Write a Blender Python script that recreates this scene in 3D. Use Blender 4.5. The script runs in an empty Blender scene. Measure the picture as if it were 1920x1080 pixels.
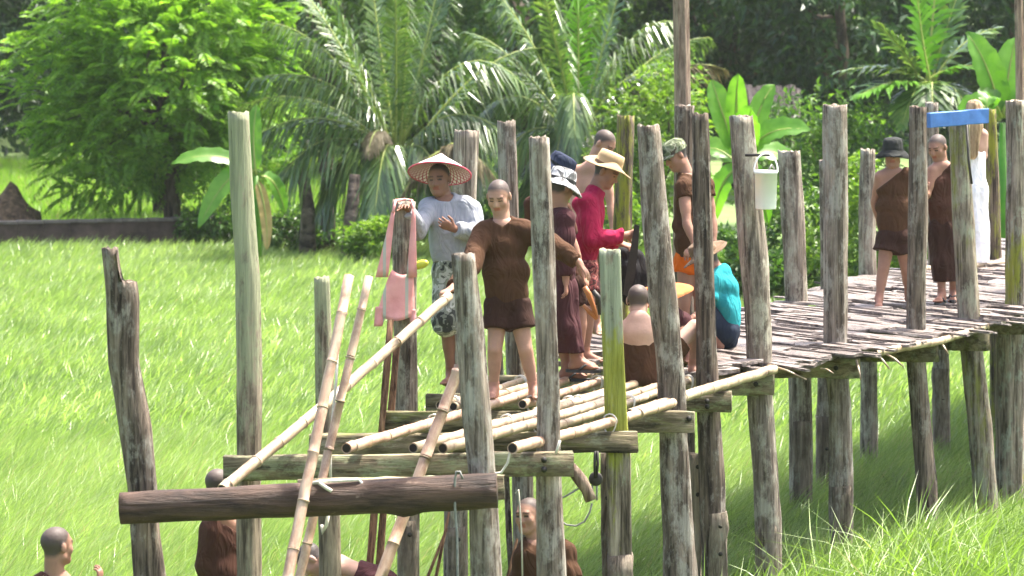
import bpy, math, random
import numpy as np
from mathutils import Vector, Matrix, noise as mnoise

D = bpy.data
scene = bpy.context.scene
COL = scene.collection
rng = np.random.default_rng(7)
random.seed(7)

# ------------------------------------------------------------------ camera, sky, sun, exposure
F = 7000.0            # focal length in photo pixels (1920 wide)
HOR = -29.0           # photo row of the horizon
CAMH = 5.2            # camera height over the field
cd = D.cameras.new('camera'); cam = D.objects.new('camera', cd); COL.objects.link(cam)
cam.location = (0, 0, CAMH); cam.rotation_euler = (math.radians(90), 0, 0)
cd.sensor_width = 36; cd.lens = F / 1920 * 36; cd.shift_y = -(540 - HOR) / 1920
cd.clip_start = 0.5; cd.clip_end = 2000
cd.dof.use_dof = True; cd.dof.focus_distance = 29.5; cd.dof.aperture_fstop = 4.6
scene.camera = cam

SUN_EL, SUN_AZ = math.radians(65), math.radians(58)      # azimuth from +Y (behind the scene) towards +X
world = D.worlds.new('World'); scene.world = world; world.use_nodes = True
wn = world.node_tree
bg = wn.nodes['Background']
sky = wn.nodes.new('ShaderNodeTexSky'); sky.sky_type = 'NISHITA'; sky.sun_disc = False
sky.sun_elevation = SUN_EL; sky.sun_rotation = SUN_AZ; sky.air_density = 0.8; sky.dust_density = 6.0; sky.ozone_density = 0.6
wn.links.new(sky.outputs[0], bg.inputs[0]); bg.inputs[1].default_value = 0.15
sd = D.lights.new('sun', 'SUN'); sun = D.objects.new('sun', sd); COL.objects.link(sun)
sd.energy = 3.6; sd.angle = math.radians(2.5); sd.color = (1.0, 0.95, 0.86)
sdir = Vector((math.sin(SUN_AZ) * math.cos(SUN_EL), math.cos(SUN_AZ) * math.cos(SUN_EL), math.sin(SUN_EL)))
sun.rotation_euler = sdir.to_track_quat('Z', 'Y').to_euler(); sun.location = (10, 20, 40)
vs = scene.view_settings
vs.view_transform = 'Standard'; vs.look = 'None'; vs.gamma = 1.0; vs.use_curve_mapping = False
vs.exposure = 2.02
scene.cycles.max_bounces = 7; scene.cycles.diffuse_bounces = 3; scene.cycles.glossy_bounces = 2; scene.cycles.transmission_bounces = 4; scene.cycles.volume_bounces = 1

# ------------------------------------------------------------------ helpers
def P(x, y, Y):
    """photo pixel at depth Y -> point"""
    return np.array([(x - 960.0) * Y / F, Y, CAMH - (y - HOR) * Y / F])

def unit(v):
    v = np.asarray(v, float); n = np.linalg.norm(v); return v / n if n > 1e-9 else v

def lerp(a, b, t): return np.asarray(a, float) * (1 - t) + np.asarray(b, float) * t

def tag(o, label=None, cat=None, group=None, kind=None):
    if label: o['label'] = label
    if cat: o['category'] = cat
    if group: o['group'] = group
    if kind: o['kind'] = kind
    return o

def empty(name, loc):
    o = D.objects.new(name, None); COL.objects.link(o); o.location = tuple(loc); o.empty_display_size = 0.2
    return o

def mesh_np(name, verts, faces, smooth=True):
    """faces: list of index tuples or an int array (n,k)"""
    me = D.meshes.new(name)
    verts = np.asarray(verts, dtype=np.float32)
    if isinstance(faces, np.ndarray):
        n, k = faces.shape
        me.vertices.add(len(verts)); me.vertices.foreach_set('co', verts.ravel())
        me.loops.add(n * k); me.loops.foreach_set('vertex_index', faces.astype(np.int32).ravel())
        me.polygons.add(n)
        me.polygons.foreach_set('loop_start', np.arange(0, n * k, k, dtype=np.int32))
        me.polygons.foreach_set('loop_total', np.full(n, k, dtype=np.int32))
        me.update(calc_edges=True)
    else:
        me.from_pydata([tuple(map(float, v)) for v in verts], [], faces); me.update()
    me.polygons.foreach_set('use_smooth', np.full(len(me.polygons), smooth, dtype=bool))
    me.validate()
    return me

def obj(name, me, mat=None, parent=None, loc=None):
    o = D.objects.new(name, me); COL.objects.link(o)
    if mat is not None and len(me.materials) == 0: me.materials.append(mat)
    if parent is not None: o.parent = parent
    if loc is not None: o.location = tuple(loc)
    return o

ORIG = {}
def part(name, verts, faces, mat, root, smooth=True):
    """verts in world space, parented to an Empty (whose chain carries translations only)"""
    off = np.array(ORIG.get(root.name) if root.name in ORIG else root.location)
    v = np.asarray(verts, float) - off
    me = mesh_np(name, v, faces, smooth)
    o = obj(name, me, mat, root)
    ORIG[o.name] = tuple(off)
    return o

def solo(name, verts, faces, mat, base=None, smooth=True):
    v = np.asarray(verts, float)
    if base is None: base = np.array([v[:, 0].mean(), v[:, 1].mean(), v[:, 2].min()])
    o = obj(name, mesh_np(name, v - base, faces, smooth), mat, None, base)
    ORIG[o.name] = tuple(base)
    return o

class MB:
    """collects geometry"""
    def __init__(s): s.v = []; s.f = []
    def add(s, v, f):
        n = len(s.v); s.v += [tuple(map(float, q)) for q in v]; s.f += [tuple(i + n for i in q) for q in f]
        return s
    def tube(s, pts, rad, seg=8, cap=True):
        pts = [np.asarray(p, float) for p in pts]
        if np.isscalar(rad): rad = [rad] * len(pts)
        n = len(pts); v = []; f = []
        ref = np.array([0.31, 0.17, 0.93])
        for i, p in enumerate(pts):
            t = unit(pts[min(i + 1, n - 1)] - pts[max(i - 1, 0)])
            a = np.cross(t, ref)
            if np.linalg.norm(a) < 0.1: a = np.cross(t, np.array([1.0, 0, 0]))
            a = unit(a); b = np.cross(t, a)
            for k in range(seg):
                w = 2 * math.pi * k / seg
                v.append(p + rad[i] * (a * math.cos(w) + b * math.sin(w)))
        for i in range(n - 1):
            for k in range(seg):
                k2 = (k + 1) % seg
                f.append((i * seg + k, i * seg + k2, (i + 1) * seg + k2, (i + 1) * seg + k))
        if cap:
            f.append(tuple(range(seg))[::-1]); f.append(tuple((n - 1) * seg + k for k in range(seg)))
        return s.add(v, f)
    def box(s, c, sx, sy, sz, ax=(1, 0, 0), up=(0, 0, 1), jit=0.0):
        ax = unit(ax); ay = unit(np.cross(up, ax)); az = np.cross(ax, ay); c = np.asarray(c, float)
        v = []
        for x in (-1, 1):
            for y in (-1, 1):
                for z in (-1, 1):
                    q = c + ax * x * sx / 2 + ay * y * sy / 2 + az * z * sz / 2
                    if jit: q = q + np.array([random.uniform(-jit, jit) for _ in range(3)])
                    v.append(q)
        return s.add(v, [(0, 1, 3, 2), (4, 6, 7, 5), (0, 4, 5, 1), (2, 3, 7, 6), (0, 2, 6, 4), (1, 5, 7, 3)])
    def lathe(s, prof, c=(0, 0, 0), seg=24, deform=None):
        v = []; f = []
        for i, (r, z) in enumerate(prof):
            for k in range(seg):
                w = 2 * math.pi * k / seg
                q = np.array([r * math.cos(w), r * math.sin(w), z])
                if deform: q = deform(q, w, i)
                v.append(q + np.asarray(c))
        for i in range(len(prof) - 1):
            for k in range(seg):
                k2 = (k + 1) % seg
                f.append((i * seg + k, i * seg + k2, (i + 1) * seg + k2, (i + 1) * seg + k))
        return s.add(v, f)
    def xf(s, R, t):
        R = np.asarray(R); s.v = [tuple(R @ np.asarray(q) + t) for q in s.v]; return s

# ------------------------------------------------------------------ materials
def newmat(name):
    m = D.materials.new(name); m.use_nodes = True
    return m, m.node_tree, m.node_tree.nodes['Principled BSDF']

def node(nt, typ, ins=None, **props):
    n = nt.nodes.new(typ)
    for k, v in props.items(): setattr(n, k, v)
    if ins:
        for k, v in ins.items():
            s = n.inputs[k]
            if isinstance(v, bpy.types.NodeSocket): nt.links.new(v, s)
            else: s.default_value = v
    return n

def c4(c): return (c[0], c[1], c[2], 1.0)

def coords(nt, scale=(1, 1, 1), kind='Object'):
    tc = node(nt, 'ShaderNodeTexCoord')
    return node(nt, 'ShaderNodeMapping', {'Vector': tc.outputs[kind], 'Scale': scale}).outputs[0]

def ramp(nt, fac, stops):
    r = node(nt, 'ShaderNodeValToRGB', {'Fac': fac})
    el = r.color_ramp.elements
    while len(el) < len(stops): el.new(0.5)
    for e, (p, c) in zip(el, stops): e.position = p; e.color = c4(c)
    return r.outputs['Color']

def mixc(nt, fac, a, b, mode='MIX'):
    m = node(nt, 'ShaderNodeMix', data_type='RGBA', blend_type=mode)
    for i, v in ((0, fac), (6, a), (7, b)):
        if isinstance(v, bpy.types.NodeSocket): nt.links.new(v, m.inputs[i])
        else: m.inputs[i].default_value = v if i == 0 else c4(v)
    return m.outputs[2]

def bump(nt, bsdf, h, dist=0.01, strength=0.6):
    b = node(nt, 'ShaderNodeBump', {'Height': h, 'Distance': dist, 'Strength': strength})
    nt.links.new(b.outputs[0], bsdf.inputs['Normal'])

def wood(name, dark, light, axis=2, lichen=None, lamt=0.0, moss=None, mamt=0.0, rough=0.85, grain=26, mossz=None, lichz=None):
    m, nt, b = newmat(name)
    s = [grain] * 3; s[axis] = 1.5
    co = coords(nt, tuple(s))
    n1 = node(nt, 'ShaderNodeTexNoise', {'Vector': co, 'Scale': 1.0, 'Detail': 8.0, 'Roughness': 0.65, 'Distortion': 0.6}).outputs[0]
    mid = tuple((a + c) / 2 for a, c in zip(dark, light))
    col = ramp(nt, n1, [(0.30, tuple(x * 0.22 for x in dark)), (0.42, dark), (0.50, mid), (0.62, light)])
    s2 = [7.0] * 3; s2[axis] = 2.0
    n2 = node(nt, 'ShaderNodeTexNoise', {'Vector': coords(nt, tuple(s2)), 'Scale': 1.0, 'Detail': 6.0, 'Roughness': 0.7}).outputs[0]
    col = mixc(nt, 0.85, col, ramp(nt, n2, [(0.34, (0.30, 0.27, 0.24)), (0.48, (0.85, 0.82, 0.79)), (0.66, (1.4, 1.36, 1.3))]), 'MULTIPLY')
    oi = node(nt, 'ShaderNodeObjectInfo')
    col = mixc(nt, 0.6, col, ramp(nt, oi.outputs['Random'], [(0.0, (0.7, 0.66, 0.62)), (1.0, (1.2, 1.18, 1.16))]), 'MULTIPLY')
    for colr, amt, sc, zr in ((lichen, lamt, 9.0, lichz), (moss, mamt, 7.0, mossz)):
        if colr is not None and amt > 0:
            s3 = [sc] * 3; s3[axis] = sc * (0.45 if colr is lichen else 0.22)
            n3 = node(nt, 'ShaderNodeTexNoise', {'Vector': coords(nt, tuple(s3)), 'Scale': 1.0, 'Detail': 10.0, 'Roughness': 0.75}).outputs[0]
            if zr:
                zz = node(nt, 'ShaderNodeSeparateXYZ', {0: coords(nt)}).outputs[2]
                bz = node(nt, 'ShaderNodeMapRange', {'Value': zz, 'From Min': zr[0], 'From Max': zr[1], 'To Min': -0.30, 'To Max': 0.06}).outputs[0]
                n3 = node(nt, 'ShaderNodeMath', {0: n3, 1: bz}, operation='ADD').outputs[0]
                if len(zr) > 2:
                    b2 = node(nt, 'ShaderNodeMapRange', {'Value': zz, 'From Min': zr[2] - 0.25, 'From Max': zr[2] + 0.1, 'To Min': -0.17, 'To Max': 0.0}).outputs[0]
                    n3 = node(nt, 'ShaderNodeMath', {0: n3, 1: b2}, operation='ADD').outputs[0]
            fac = node(nt, 'ShaderNodeMapRange', {'Value': n3, 'From Min': 0.66 - amt * 0.42, 'From Max': 0.74 - amt * 0.36}).outputs[0]
            fac = node(nt, 'ShaderNodeMath', {0: fac, 1: 0.88}, operation='MULTIPLY').outputs[0]
            col = mixc(nt, fac, col, mixc(nt, 0.6, colr, ramp(nt, n1, [(0.35, tuple(x * 0.45 for x in colr)), (0.6, colr)])))
    nt.links.new(col, b.inputs['Base Color']); b.inputs['Roughness'].default_value = rough
    b.inputs['Specular IOR Level'].default_value = 0.3
    s4 = [grain * 2.2] * 3; s4[axis] = 2.2
    n4 = node(nt, 'ShaderNodeTexNoise', {'Vector': coords(nt, tuple(s4)), 'Scale': 1.0, 'Detail': 6.0, 'Roughness': 0.7}).outputs[0]
    hsum = node(nt, 'ShaderNodeMath', {0: n1, 1: n4}, operation='ADD').outputs[0]
    bump(nt, b, hsum, 0.03, 0.9)
    return m

def plain(name, col, rough=0.6, var=0.25, scale=8.0, bumpd=0.004, metal=0.0, spec=0.4):
    m, nt, b = newmat(name)
    n1 = node(nt, 'ShaderNodeTexNoise', {'Vector': coords(nt), 'Scale': scale, 'Detail': 6.0, 'Roughness': 0.65}).outputs[0]
    c = ramp(nt, n1, [(0.3, tuple(x * (1 - var) for x in col)), (0.7, tuple(min(1, x * (1 + var)) for x in col))])
    nt.links.new(c, b.inputs['Base Color']); b.inputs['Roughness'].default_value = rough
    b.inputs['Metallic'].default_value = metal; b.inputs['Specular IOR Level'].default_value = spec
    if bumpd: bump(nt, b, n1, bumpd, 0.6)
    return m

def cloth(name, col, rough=0.9, var=0.16, pattern=None):
    m, nt, b = newmat(name)
    co = coords(nt)
    n1 = node(nt, 'ShaderNodeTexNoise', {'Vector': co, 'Scale': 7.0, 'Detail': 5.0, 'Roughness': 0.6, 'Distortion': 1.2}).outputs[0]
    if pattern:
        n0 = node(nt, 'ShaderNodeTexNoise', {'Vector': co, 'Scale': pattern[0], 'Detail': 3.0, 'Distortion': 0.8}).outputs[0]
        c = ramp(nt, n0, pattern[1])
        c.node.color_ramp.interpolation = 'CONSTANT'
    else:
        c = ramp(nt, n1, [(0.25, tuple(x * (1 - var) for x in col)), (0.75, tuple(min(1, x * (1 + var)) for x in col))])
    nt.links.new(c, b.inputs['Base Color']); b.inputs['Roughness'].default_value = rough
    b.inputs['Specular IOR Level'].default_value = 0.15
    fine = node(nt, 'ShaderNodeTexNoise', {'Vector': coords(nt, (8, 8, 4)), 'Scale': 1.0, 'Detail': 2.0, 'Distortion': 1.8}).outputs[0]
    bump(nt, b, fine, 0.05, 0.65)
    return m

def leafmat(name, cols, trans=0.4, rough=0.42, nscale=1.2, spec=0.5, tr_mul=(1.25, 1.35, 0.55)):
    """leaf: glossy sheet with light coming through; cols = (dark, mid, light)"""
    m, nt, b = newmat(name)
    geo = node(nt, 'ShaderNodeNewGeometry')
    n1 = node(nt, 'ShaderNodeTexNoise', {'Vector': geo.outputs['Position'], 'Scale': nscale, 'Detail': 5.0, 'Roughness': 0.7}).outputs[0]
    rp = node(nt, 'ShaderNodeMath', {0: geo.outputs['Random Per Island'], 1: 0.5}, operation='SUBTRACT').outputs[0]
    rp = node(nt, 'ShaderNodeMath', {0: rp, 1: 0.38}, operation='MULTIPLY').outputs[0]
    fac = node(nt, 'ShaderNodeMath', {0: n1, 1: rp}, operation='ADD').outputs[0]
    c = ramp(nt, fac, [(0.28, cols[0]), (0.5, cols[1]), (0.72, cols[2])])
    nt.links.new(c, b.inputs['Base Color']); b.inputs['Roughness'].default_value = rough
    b.inputs['Specular IOR Level'].default_value = spec
    tr = node(nt, 'ShaderNodeBsdfTranslucent', {'Color': mixc(nt, 1.0, c, tr_mul, 'MULTIPLY')})
    mx = node(nt, 'ShaderNodeMixShader', {0: trans})
    nt.links.new(b.outputs[0], mx.inputs[1]); nt.links.new(tr.outputs[0], mx.inputs[2])
    nt.links.new(mx.outputs[0], nt.nodes['Material Output'].inputs['Surface'])
    return m

def grassmat(name, a, b_, c_):
    m, nt, b = newmat(name)
    oi = node(nt, 'ShaderNodeObjectInfo')
    geo = node(nt, 'ShaderNodeNewGeometry')
    n1 = node(nt, 'ShaderNodeTexNoise', {'Vector': oi.outputs['Location'], 'Scale': 0.35, 'Detail': 4.0, 'Roughness': 0.6}).outputs[0]
    rp = node(nt, 'ShaderNodeMath', {0: geo.outputs['Random Per Island'], 1: 0.5}, operation='SUBTRACT').outputs[0]
    rp = node(nt, 'ShaderNodeMath', {0: rp, 1: 0.45}, operation='MULTIPLY').outputs[0]
    fac = node(nt, 'ShaderNodeMath', {0: n1, 1: rp}, operation='ADD').outputs[0]
    c = ramp(nt, fac, [(0.25, a), (0.5, b_), (0.75, c_)])
    dry = node(nt, 'ShaderNodeMath', {0: geo.outputs['Random Per Island'], 1: 0.93}, operation='GREATER_THAN').outputs[0]
    c = mixc(nt, dry, c, (0.30, 0.29, 0.16))
    nt.links.new(c, b.inputs['Base Color']); b.inputs['Roughness'].default_value = 0.4
    b.inputs['Specular IOR Level'].default_value = 0.5
    tr = node(nt, 'ShaderNodeBsdfTranslucent', {'Color': mixc(nt, 1.0, c, (1.2, 1.3, 0.75), 'MULTIPLY')})
    mx = node(nt, 'ShaderNodeMixShader', {0: 0.45})
    nt.links.new(b.outputs[0], mx.inputs[1]); nt.links.new(tr.outputs[0], mx.inputs[2])
    nt.links.new(mx.outputs[0], nt.nodes['Material Output'].inputs['Surface'])
    return m

M = {}
M['post_grey'] = wood('weathered_grey_wood', (0.105, 0.085, 0.066), (0.33, 0.285, 0.24), lichen=(0.43, 0.40, 0.34), lamt=0.42)
M['post_dark'] = wood('dark_wet_wood', (0.06, 0.046, 0.036), (0.24, 0.195, 0.155), lichen=(0.35, 0.32, 0.265), lamt=0.34)
M['post_lichen'] = wood('lichen_covered_wood', (0.13, 0.105, 0.075), (0.37, 0.32, 0.24), lichen=(0.36, 0.38, 0.235), lamt=0.66, lichz=(0.6, 3.4))
M['post_pale'] = wood('bleached_wood', (0.14, 0.118, 0.095), (0.40, 0.355, 0.30), lichen=(0.48, 0.455, 0.36), lamt=0.40)
M['post_moss'] = wood('mossy_wood', (0.11, 0.09, 0.065), (0.36, 0.31, 0.25), lichen=(0.38, 0.38, 0.28), lamt=0.40, moss=(0.24, 0.25, 0.05), mamt=0.36)
M['post_moss_square'] = wood('sawn_mossy_wood', (0.12, 0.10, 0.07), (0.36, 0.32, 0.25), lichen=(0.38, 0.42, 0.29), lamt=0.60, lichz=(1.2, 2.6), moss=(0.34, 0.36, 0.035), mamt=0.55, mossz=(3.4, 2.5, 1.9))
M['post_moss_low'] = wood('wood_mossy_below', (0.12, 0.10, 0.075), (0.38, 0.33, 0.27), lichen=(0.40, 0.42, 0.33), lamt=0.35, moss=(0.30, 0.33, 0.03), mamt=0.36, mossz=(4.0, 2.6, 1.9))
M['post_mossy_dark'] = wood('dark_mossy_wood', (0.06, 0.045, 0.035), (0.25, 0.2, 0.15), moss=(0.30, 0.32, 0.03), mamt=0.42)
M['stub'] = wood('grey_square_timber', (0.15, 0.125, 0.095), (0.33, 0.285, 0.225), lichen=(0.3, 0.3, 0.22), lamt=0.3, grain=18)
M['beam'] = wood('grey_beam_timber', (0.12, 0.095, 0.06), (0.33, 0.28, 0.19), axis=0, lichen=(0.36, 0.38, 0.22), lamt=0.42, grain=16)
M['beam_moss'] = wood('mossy_beam_timber', (0.10, 0.085, 0.05), (0.30, 0.26, 0.17), axis=0, lichen=(0.36, 0.36, 0.24), lamt=0.3, moss=(0.19, 0.21, 0.05), mamt=0.3, grain=16)
M['log'] = wood('dark_brown_log', (0.034, 0.020, 0.014), (0.095, 0.057, 0.041), axis=0, lichen=(0.30, 0.22, 0.16), lamt=0.12, rough=0.6, grain=12)
M['plank'] = wood('silvery_split_wood', (0.165, 0.14, 0.128), (0.42, 0.37, 0.345), axis=0, rough=0.4, grain=22)
M['plank_dark'] = wood('dark_split_wood', (0.10, 0.085, 0.08), (0.34, 0.3, 0.28), axis=0, rough=0.55, grain=22)
M['pole_wood'] = wood('brown_pole_wood', (0.16, 0.11, 0.085), (0.34, 0.27, 0.21), grain=20)
M['split_brown'] = wood('split_brown_wood', (0.12, 0.06, 0.035), (0.32, 0.19, 0.11), grain=30)
M['iron'] = plain('dark_iron', (0.05, 0.045, 0.04), 0.6, 0.4, 20, 0.002, 0.6)
M['rope'] = plain('pale_rope', (0.62, 0.58, 0.50), 0.9, 0.2, 60, 0.002)
M['wire'] = plain('grey_cord', (0.20, 0.20, 0.18), 0.7, 0.3, 30, 0)

def bamboo_mat(name, a, b_, blot):
    m, nt, b = newmat(name)
    co = coords(nt, (2.0, 30, 30))
    n1 = node(nt, 'ShaderNodeTexNoise', {'Vector': co, 'Scale': 1.0, 'Detail': 5.0, 'Roughness': 0.6}).outputs[0]
    c = ramp(nt, n1, [(0.3, a), (0.7, b_)])
    n2 = node(nt, 'ShaderNodeTexNoise', {'Vector': coords(nt, (5, 9, 9)), 'Scale': 1.0, 'Detail': 8.0, 'Roughness': 0.75}).outputs[0]
    f = node(nt, 'ShaderNodeMapRange', {'Value': n2, 'From Min': 0.45, 'From Max': 0.63}).outputs[0]
    f = node(nt, 'ShaderNodeMath', {0: f, 1: 0.82}, operation='MULTIPLY').outputs[0]
    c = mixc(nt, f, c, blot)
    nt.links.new(c, b.inputs['Base Color']); b.inputs['Roughness'].default_value = 0.42
    bump(nt, b, n2, 0.004, 0.4)
    return m
M['bamboo'] = bamboo_mat('pale_bamboo', (0.30, 0.225, 0.14), (0.47, 0.385, 0.265), (0.22, 0.135, 0.08))
M['bamboo_pink'] = bamboo_mat('peeled_bamboo', (0.38, 0.24, 0.155), (0.54, 0.40, 0.29), (0.24, 0.12, 0.075))
M['bamboo_ring'] = plain('bamboo_node_ring', (0.30, 0.22, 0.14), 0.6, 0.2, 30, 0)
M['end_shade'] = plain('bamboo_end_shade', (0.02, 0.014, 0.01), 0.9, 0.2, 20, 0)  # near-black colour stands for the shade inside a cut cane end

M['grass_near'] = grassmat('field_grass', (0.135, 0.215, 0.055), (0.215, 0.315, 0.085), (0.30, 0.385, 0.15))
M['grass_bank'] = grassmat('bank_grass', (0.11, 0.195, 0.03), (0.18, 0.285, 0.045), (0.27, 0.36, 0.10))
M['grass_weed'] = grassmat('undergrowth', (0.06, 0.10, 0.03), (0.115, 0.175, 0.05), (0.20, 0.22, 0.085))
M['rice'] = grassmat('rice_blades', (0.14, 0.27, 0.02), (0.20, 0.36, 0.03), (0.27, 0.42, 0.06))

# ------------------------------------------------------------------ ground and grass
def sm(a, b, x):
    t = np.clip((x - a) / (b - a), 0, 1); return t * t * (3 - 2 * t)

def gz(x, y):
    x = np.asarray(x, float); y = np.asarray(y, float)
    bank = 0.34 * sm(1.9, 3.4, x) * sm(24.5, 28.0, y) * (1 - sm(31.0, 33.5, y - 0.62 * (x - 2.6)))
    lump = 0.035 * np.sin(x * 1.3 + 0.4 * y) * np.sin(y * 0.9 - 0.3 * x)
    return bank + lump

def grid_mesh(xs, ys, dz=0.0):
    X, Yg = np.meshgrid(xs, ys, indexing='ij')
    v = np.stack([X, Yg, gz(X, Yg) + dz], -1).reshape(-1, 3)
    nx, ny = len(xs), len(ys)
    i = np.arange(nx * ny).reshape(nx, ny)
    f = np.stack([i[:-1, :-1], i[1:, :-1], i[1:, 1:], i[:-1, 1:]], -1).reshape(-1, 4)
    return v, f

m, nt, b = newmat('field_soil')
n1 = node(nt, 'ShaderNodeTexNoise', {'Vector': coords(nt), 'Scale': 1.6, 'Detail': 8.0, 'Roughness': 0.7}).outputs[0]
nt.links.new(ramp(nt, n1, [(0.3, (0.07, 0.11, 0.03)), (0.5, (0.10, 0.16, 0.04)), (0.7, (0.13, 0.19, 0.06))]), b.inputs['Base Color'])
b.inputs['Roughness'].default_value = 0.95
bump(nt, b, n1, 0.05, 0.8)
M['soil'] = m
xs = np.unique(np.concatenate([np.linspace(-400, -16, 12), np.linspace(-16, 16, 81), np.linspace(16, 400, 12)]))
ys = np.unique(np.concatenate([np.linspace(-60, 14, 6), np.linspace(14, 60, 93), np.linspace(60, 130, 30), np.linspace(130, 900, 12)]))
v, f = grid_mesh(xs, ys)
ground = obj('ground', mesh_np('ground', v, f), M['soil']); tag(ground, kind='structure')

def blade_clump(name, n, spread, lmin, lmax, width, lean, mat, seed, stiff=0.5):
    r = np.random.default_rng(seed); V = []; Fq = []
    for i in range(n):
        a = r.uniform(0, 2 * math.pi); q = spread * math.sqrt(r.uniform())
        p = np.array([q * math.cos(a), q * math.sin(a), -0.02])
        L = r.uniform(lmin, lmax); w = width * r.uniform(0.7, 1.25)
        d = unit(np.array([lean + r.normal(0, 0.42), r.normal(0, 0.42), 1.0]))
        bend = np.array([lean * r.uniform(0.5, 1.6) + r.normal(0, .25), r.normal(0, 0.45), -0.35 * r.uniform(0.2, 1.0)]) * L * (1 - stiff)
        side = unit(np.array([math.cos(a * 3.1), math.sin(a * 3.1) * 0.5, 0.0])) * w / 2
        pts = [p + d * L * t + bend * t * t for t in (0.0, 0.35, 0.7, 1.0)]
        k = len(V)
        for j, (t, q_) in enumerate(zip((0.0, 0.35, 0.7), pts)):
            ww = (0.75, 1.0, 0.7)[j]
            V += [q_ - side * ww, q_ + side * ww]
        V.append(pts[3])
        Fq += [(k, k + 1, k + 3, k + 2), (k + 2, k + 3, k + 5, k + 4), (k + 4, k + 5, k + 6)]
    me = mesh_np(name, V, Fq); me.materials.append(mat)
    return D.objects.new(name, me)

def clump_collection(name, specs):
    c = D.collections.new(name)
    for i, s in enumerate(specs):
        c.objects.link(blade_clump(f'{name}_tuft', *s))
    return c

def scatter(name, xs, ys, coll, density, smin, smax, seed, label, cat, mat, keep=None):
    v, f = grid_mesh(xs, ys)
    if keep is not None:
        c = v[f].mean(1); f = f[keep(c[:, 0], c[:, 1])]
    o = obj(name, mesh_np(name, v, f), mat)
    g = D.node_groups.new(name, 'GeometryNodeTree')
    g.interface.new_socket('Geometry', in_out='INPUT', socket_type='NodeSocketGeometry')
    g.interface.new_socket('Geometry', in_out='OUTPUT', socket_type='NodeSocketGeometry')
    gi = g.nodes.new('NodeGroupInput'); go = g.nodes.new('NodeGroupOutput')
    dp = g.nodes.new('GeometryNodeDistributePointsOnFaces'); dp.inputs['Density'].default_value = density; dp.inputs['Seed'].default_value = seed
    ci = g.nodes.new('GeometryNodeCollectionInfo'); ci.inputs['Collection'].default_value = coll
    ci.inputs['Separate Children'].default_value = True; ci.inputs['Reset Children'].default_value = True
    ip = g.nodes.new('GeometryNodeInstanceOnPoints'); ip.inputs['Pick Instance'].default_value = True
    rv = g.nodes.new('FunctionNodeRandomValue'); rv.data_type = 'FLOAT_VECTOR'
    rv.inputs[0].default_value = (-0.12, -0.12, -0.9); rv.inputs[1].default_value = (0.12, 0.12, 0.9)
    rs = g.nodes.new('FunctionNodeRandomValue'); rs.data_type = 'FLOAT'
    rs.inputs[2].default_value = smin; rs.inputs[3].default_value = smax; rs.inputs['Seed'].default_value = seed + 5
    L = g.links.new
    L(gi.outputs[0], dp.inputs['Mesh']); L(dp.outputs['Points'], ip.inputs['Points'])
    L(ci.outputs[0], ip.inputs['Instance']); L(rv.outputs[0], ip.inputs['Rotation']); L(rs.outputs[1], ip.inputs['Scale'])
    L(ip.outputs[0], go.inputs[0])
    md = o.modifiers.new('scatter', 'NODES'); md.node_group = g
    tag(o, label, cat, kind='stuff')
    return o

near_c = clump_collection('field_tufts', [(52, 0.26, 0.22, 0.50, 0.0075, 0.55, M['grass_near'], 11 + i, 0.45) for i in range(6)])
far_c = clump_collection('far_tufts', [(40, 0.36, 0.22, 0.42, 0.016, 0.5, M['grass_near'], 31 + i, 0.5) for i in range(5)])
bank_c = clump_collection('bank_tufts', [(30, 0.26, 0.40, 0.95, 0.013, 0.4, M['grass_bank'], 51 + i, 0.3) for i in range(6)])
weed_c = clump_collection('weed_tufts', [(40, 0.28, 0.06, 0.22, 0.03, 0.0, M['grass_weed'], 71 + i, 0.35) for i in range(5)])
rice_c = clump_collection('rice_tufts', [(34, 0.3, 0.30, 0.5, 0.024, 0.1, M['rice'], 91 + i, 0.75) for i in range(4)])

def near_keep(x, y):
    return np.random.default_rng(17).uniform(size=len(x)) < 0.45
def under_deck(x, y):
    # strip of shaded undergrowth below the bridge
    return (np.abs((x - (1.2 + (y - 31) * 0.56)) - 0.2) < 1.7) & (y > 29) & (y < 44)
def wedge(x, y, mg=4.5): return np.abs(x) < 0.137 * y + mg
bank_zone = lambda x, y: (x > 1.75 + 0.5 * np.sin(y * 1.7)) & (y > 24) & (y < 30.6 + 0.62 * (x - 2.6)) & wedge(x, y)
scatter('field_grass', np.linspace(-11, 11, 89), np.linspace(19.5, 42, 91), near_c, 34, 0.75, 1.15, 1,
        'long bright green grass bent by wind across the field', 'grass', M['grass_near'],
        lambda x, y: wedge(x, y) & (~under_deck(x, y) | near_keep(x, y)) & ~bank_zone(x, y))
scatter('far_grass', np.linspace(-16, 16, 65), np.linspace(42, 72.2, 61), far_c, 15, 0.8, 1.25, 2,
        'far stretch of the grass field up to the tree line', 'grass', M['grass_near'], lambda x, y: wedge(x, y))
scatter('bank_grass', np.linspace(1, 9, 41), np.linspace(24, 36, 61), bank_c, 30, 0.7, 1.15, 3,
        'tall yellow green grass tufts on the bank before the bridge', 'grass', M['grass_bank'], bank_zone)
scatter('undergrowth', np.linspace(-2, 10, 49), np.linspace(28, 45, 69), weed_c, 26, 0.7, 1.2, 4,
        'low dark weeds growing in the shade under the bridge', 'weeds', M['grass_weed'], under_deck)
scatter('rice_field', np.linspace(-24, 2, 53), np.linspace(76, 104, 41), rice_c, 16, 0.9, 1.3, 5,
        'bright lime green rice paddy beyond the low wall', 'rice', M['rice'])

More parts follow.
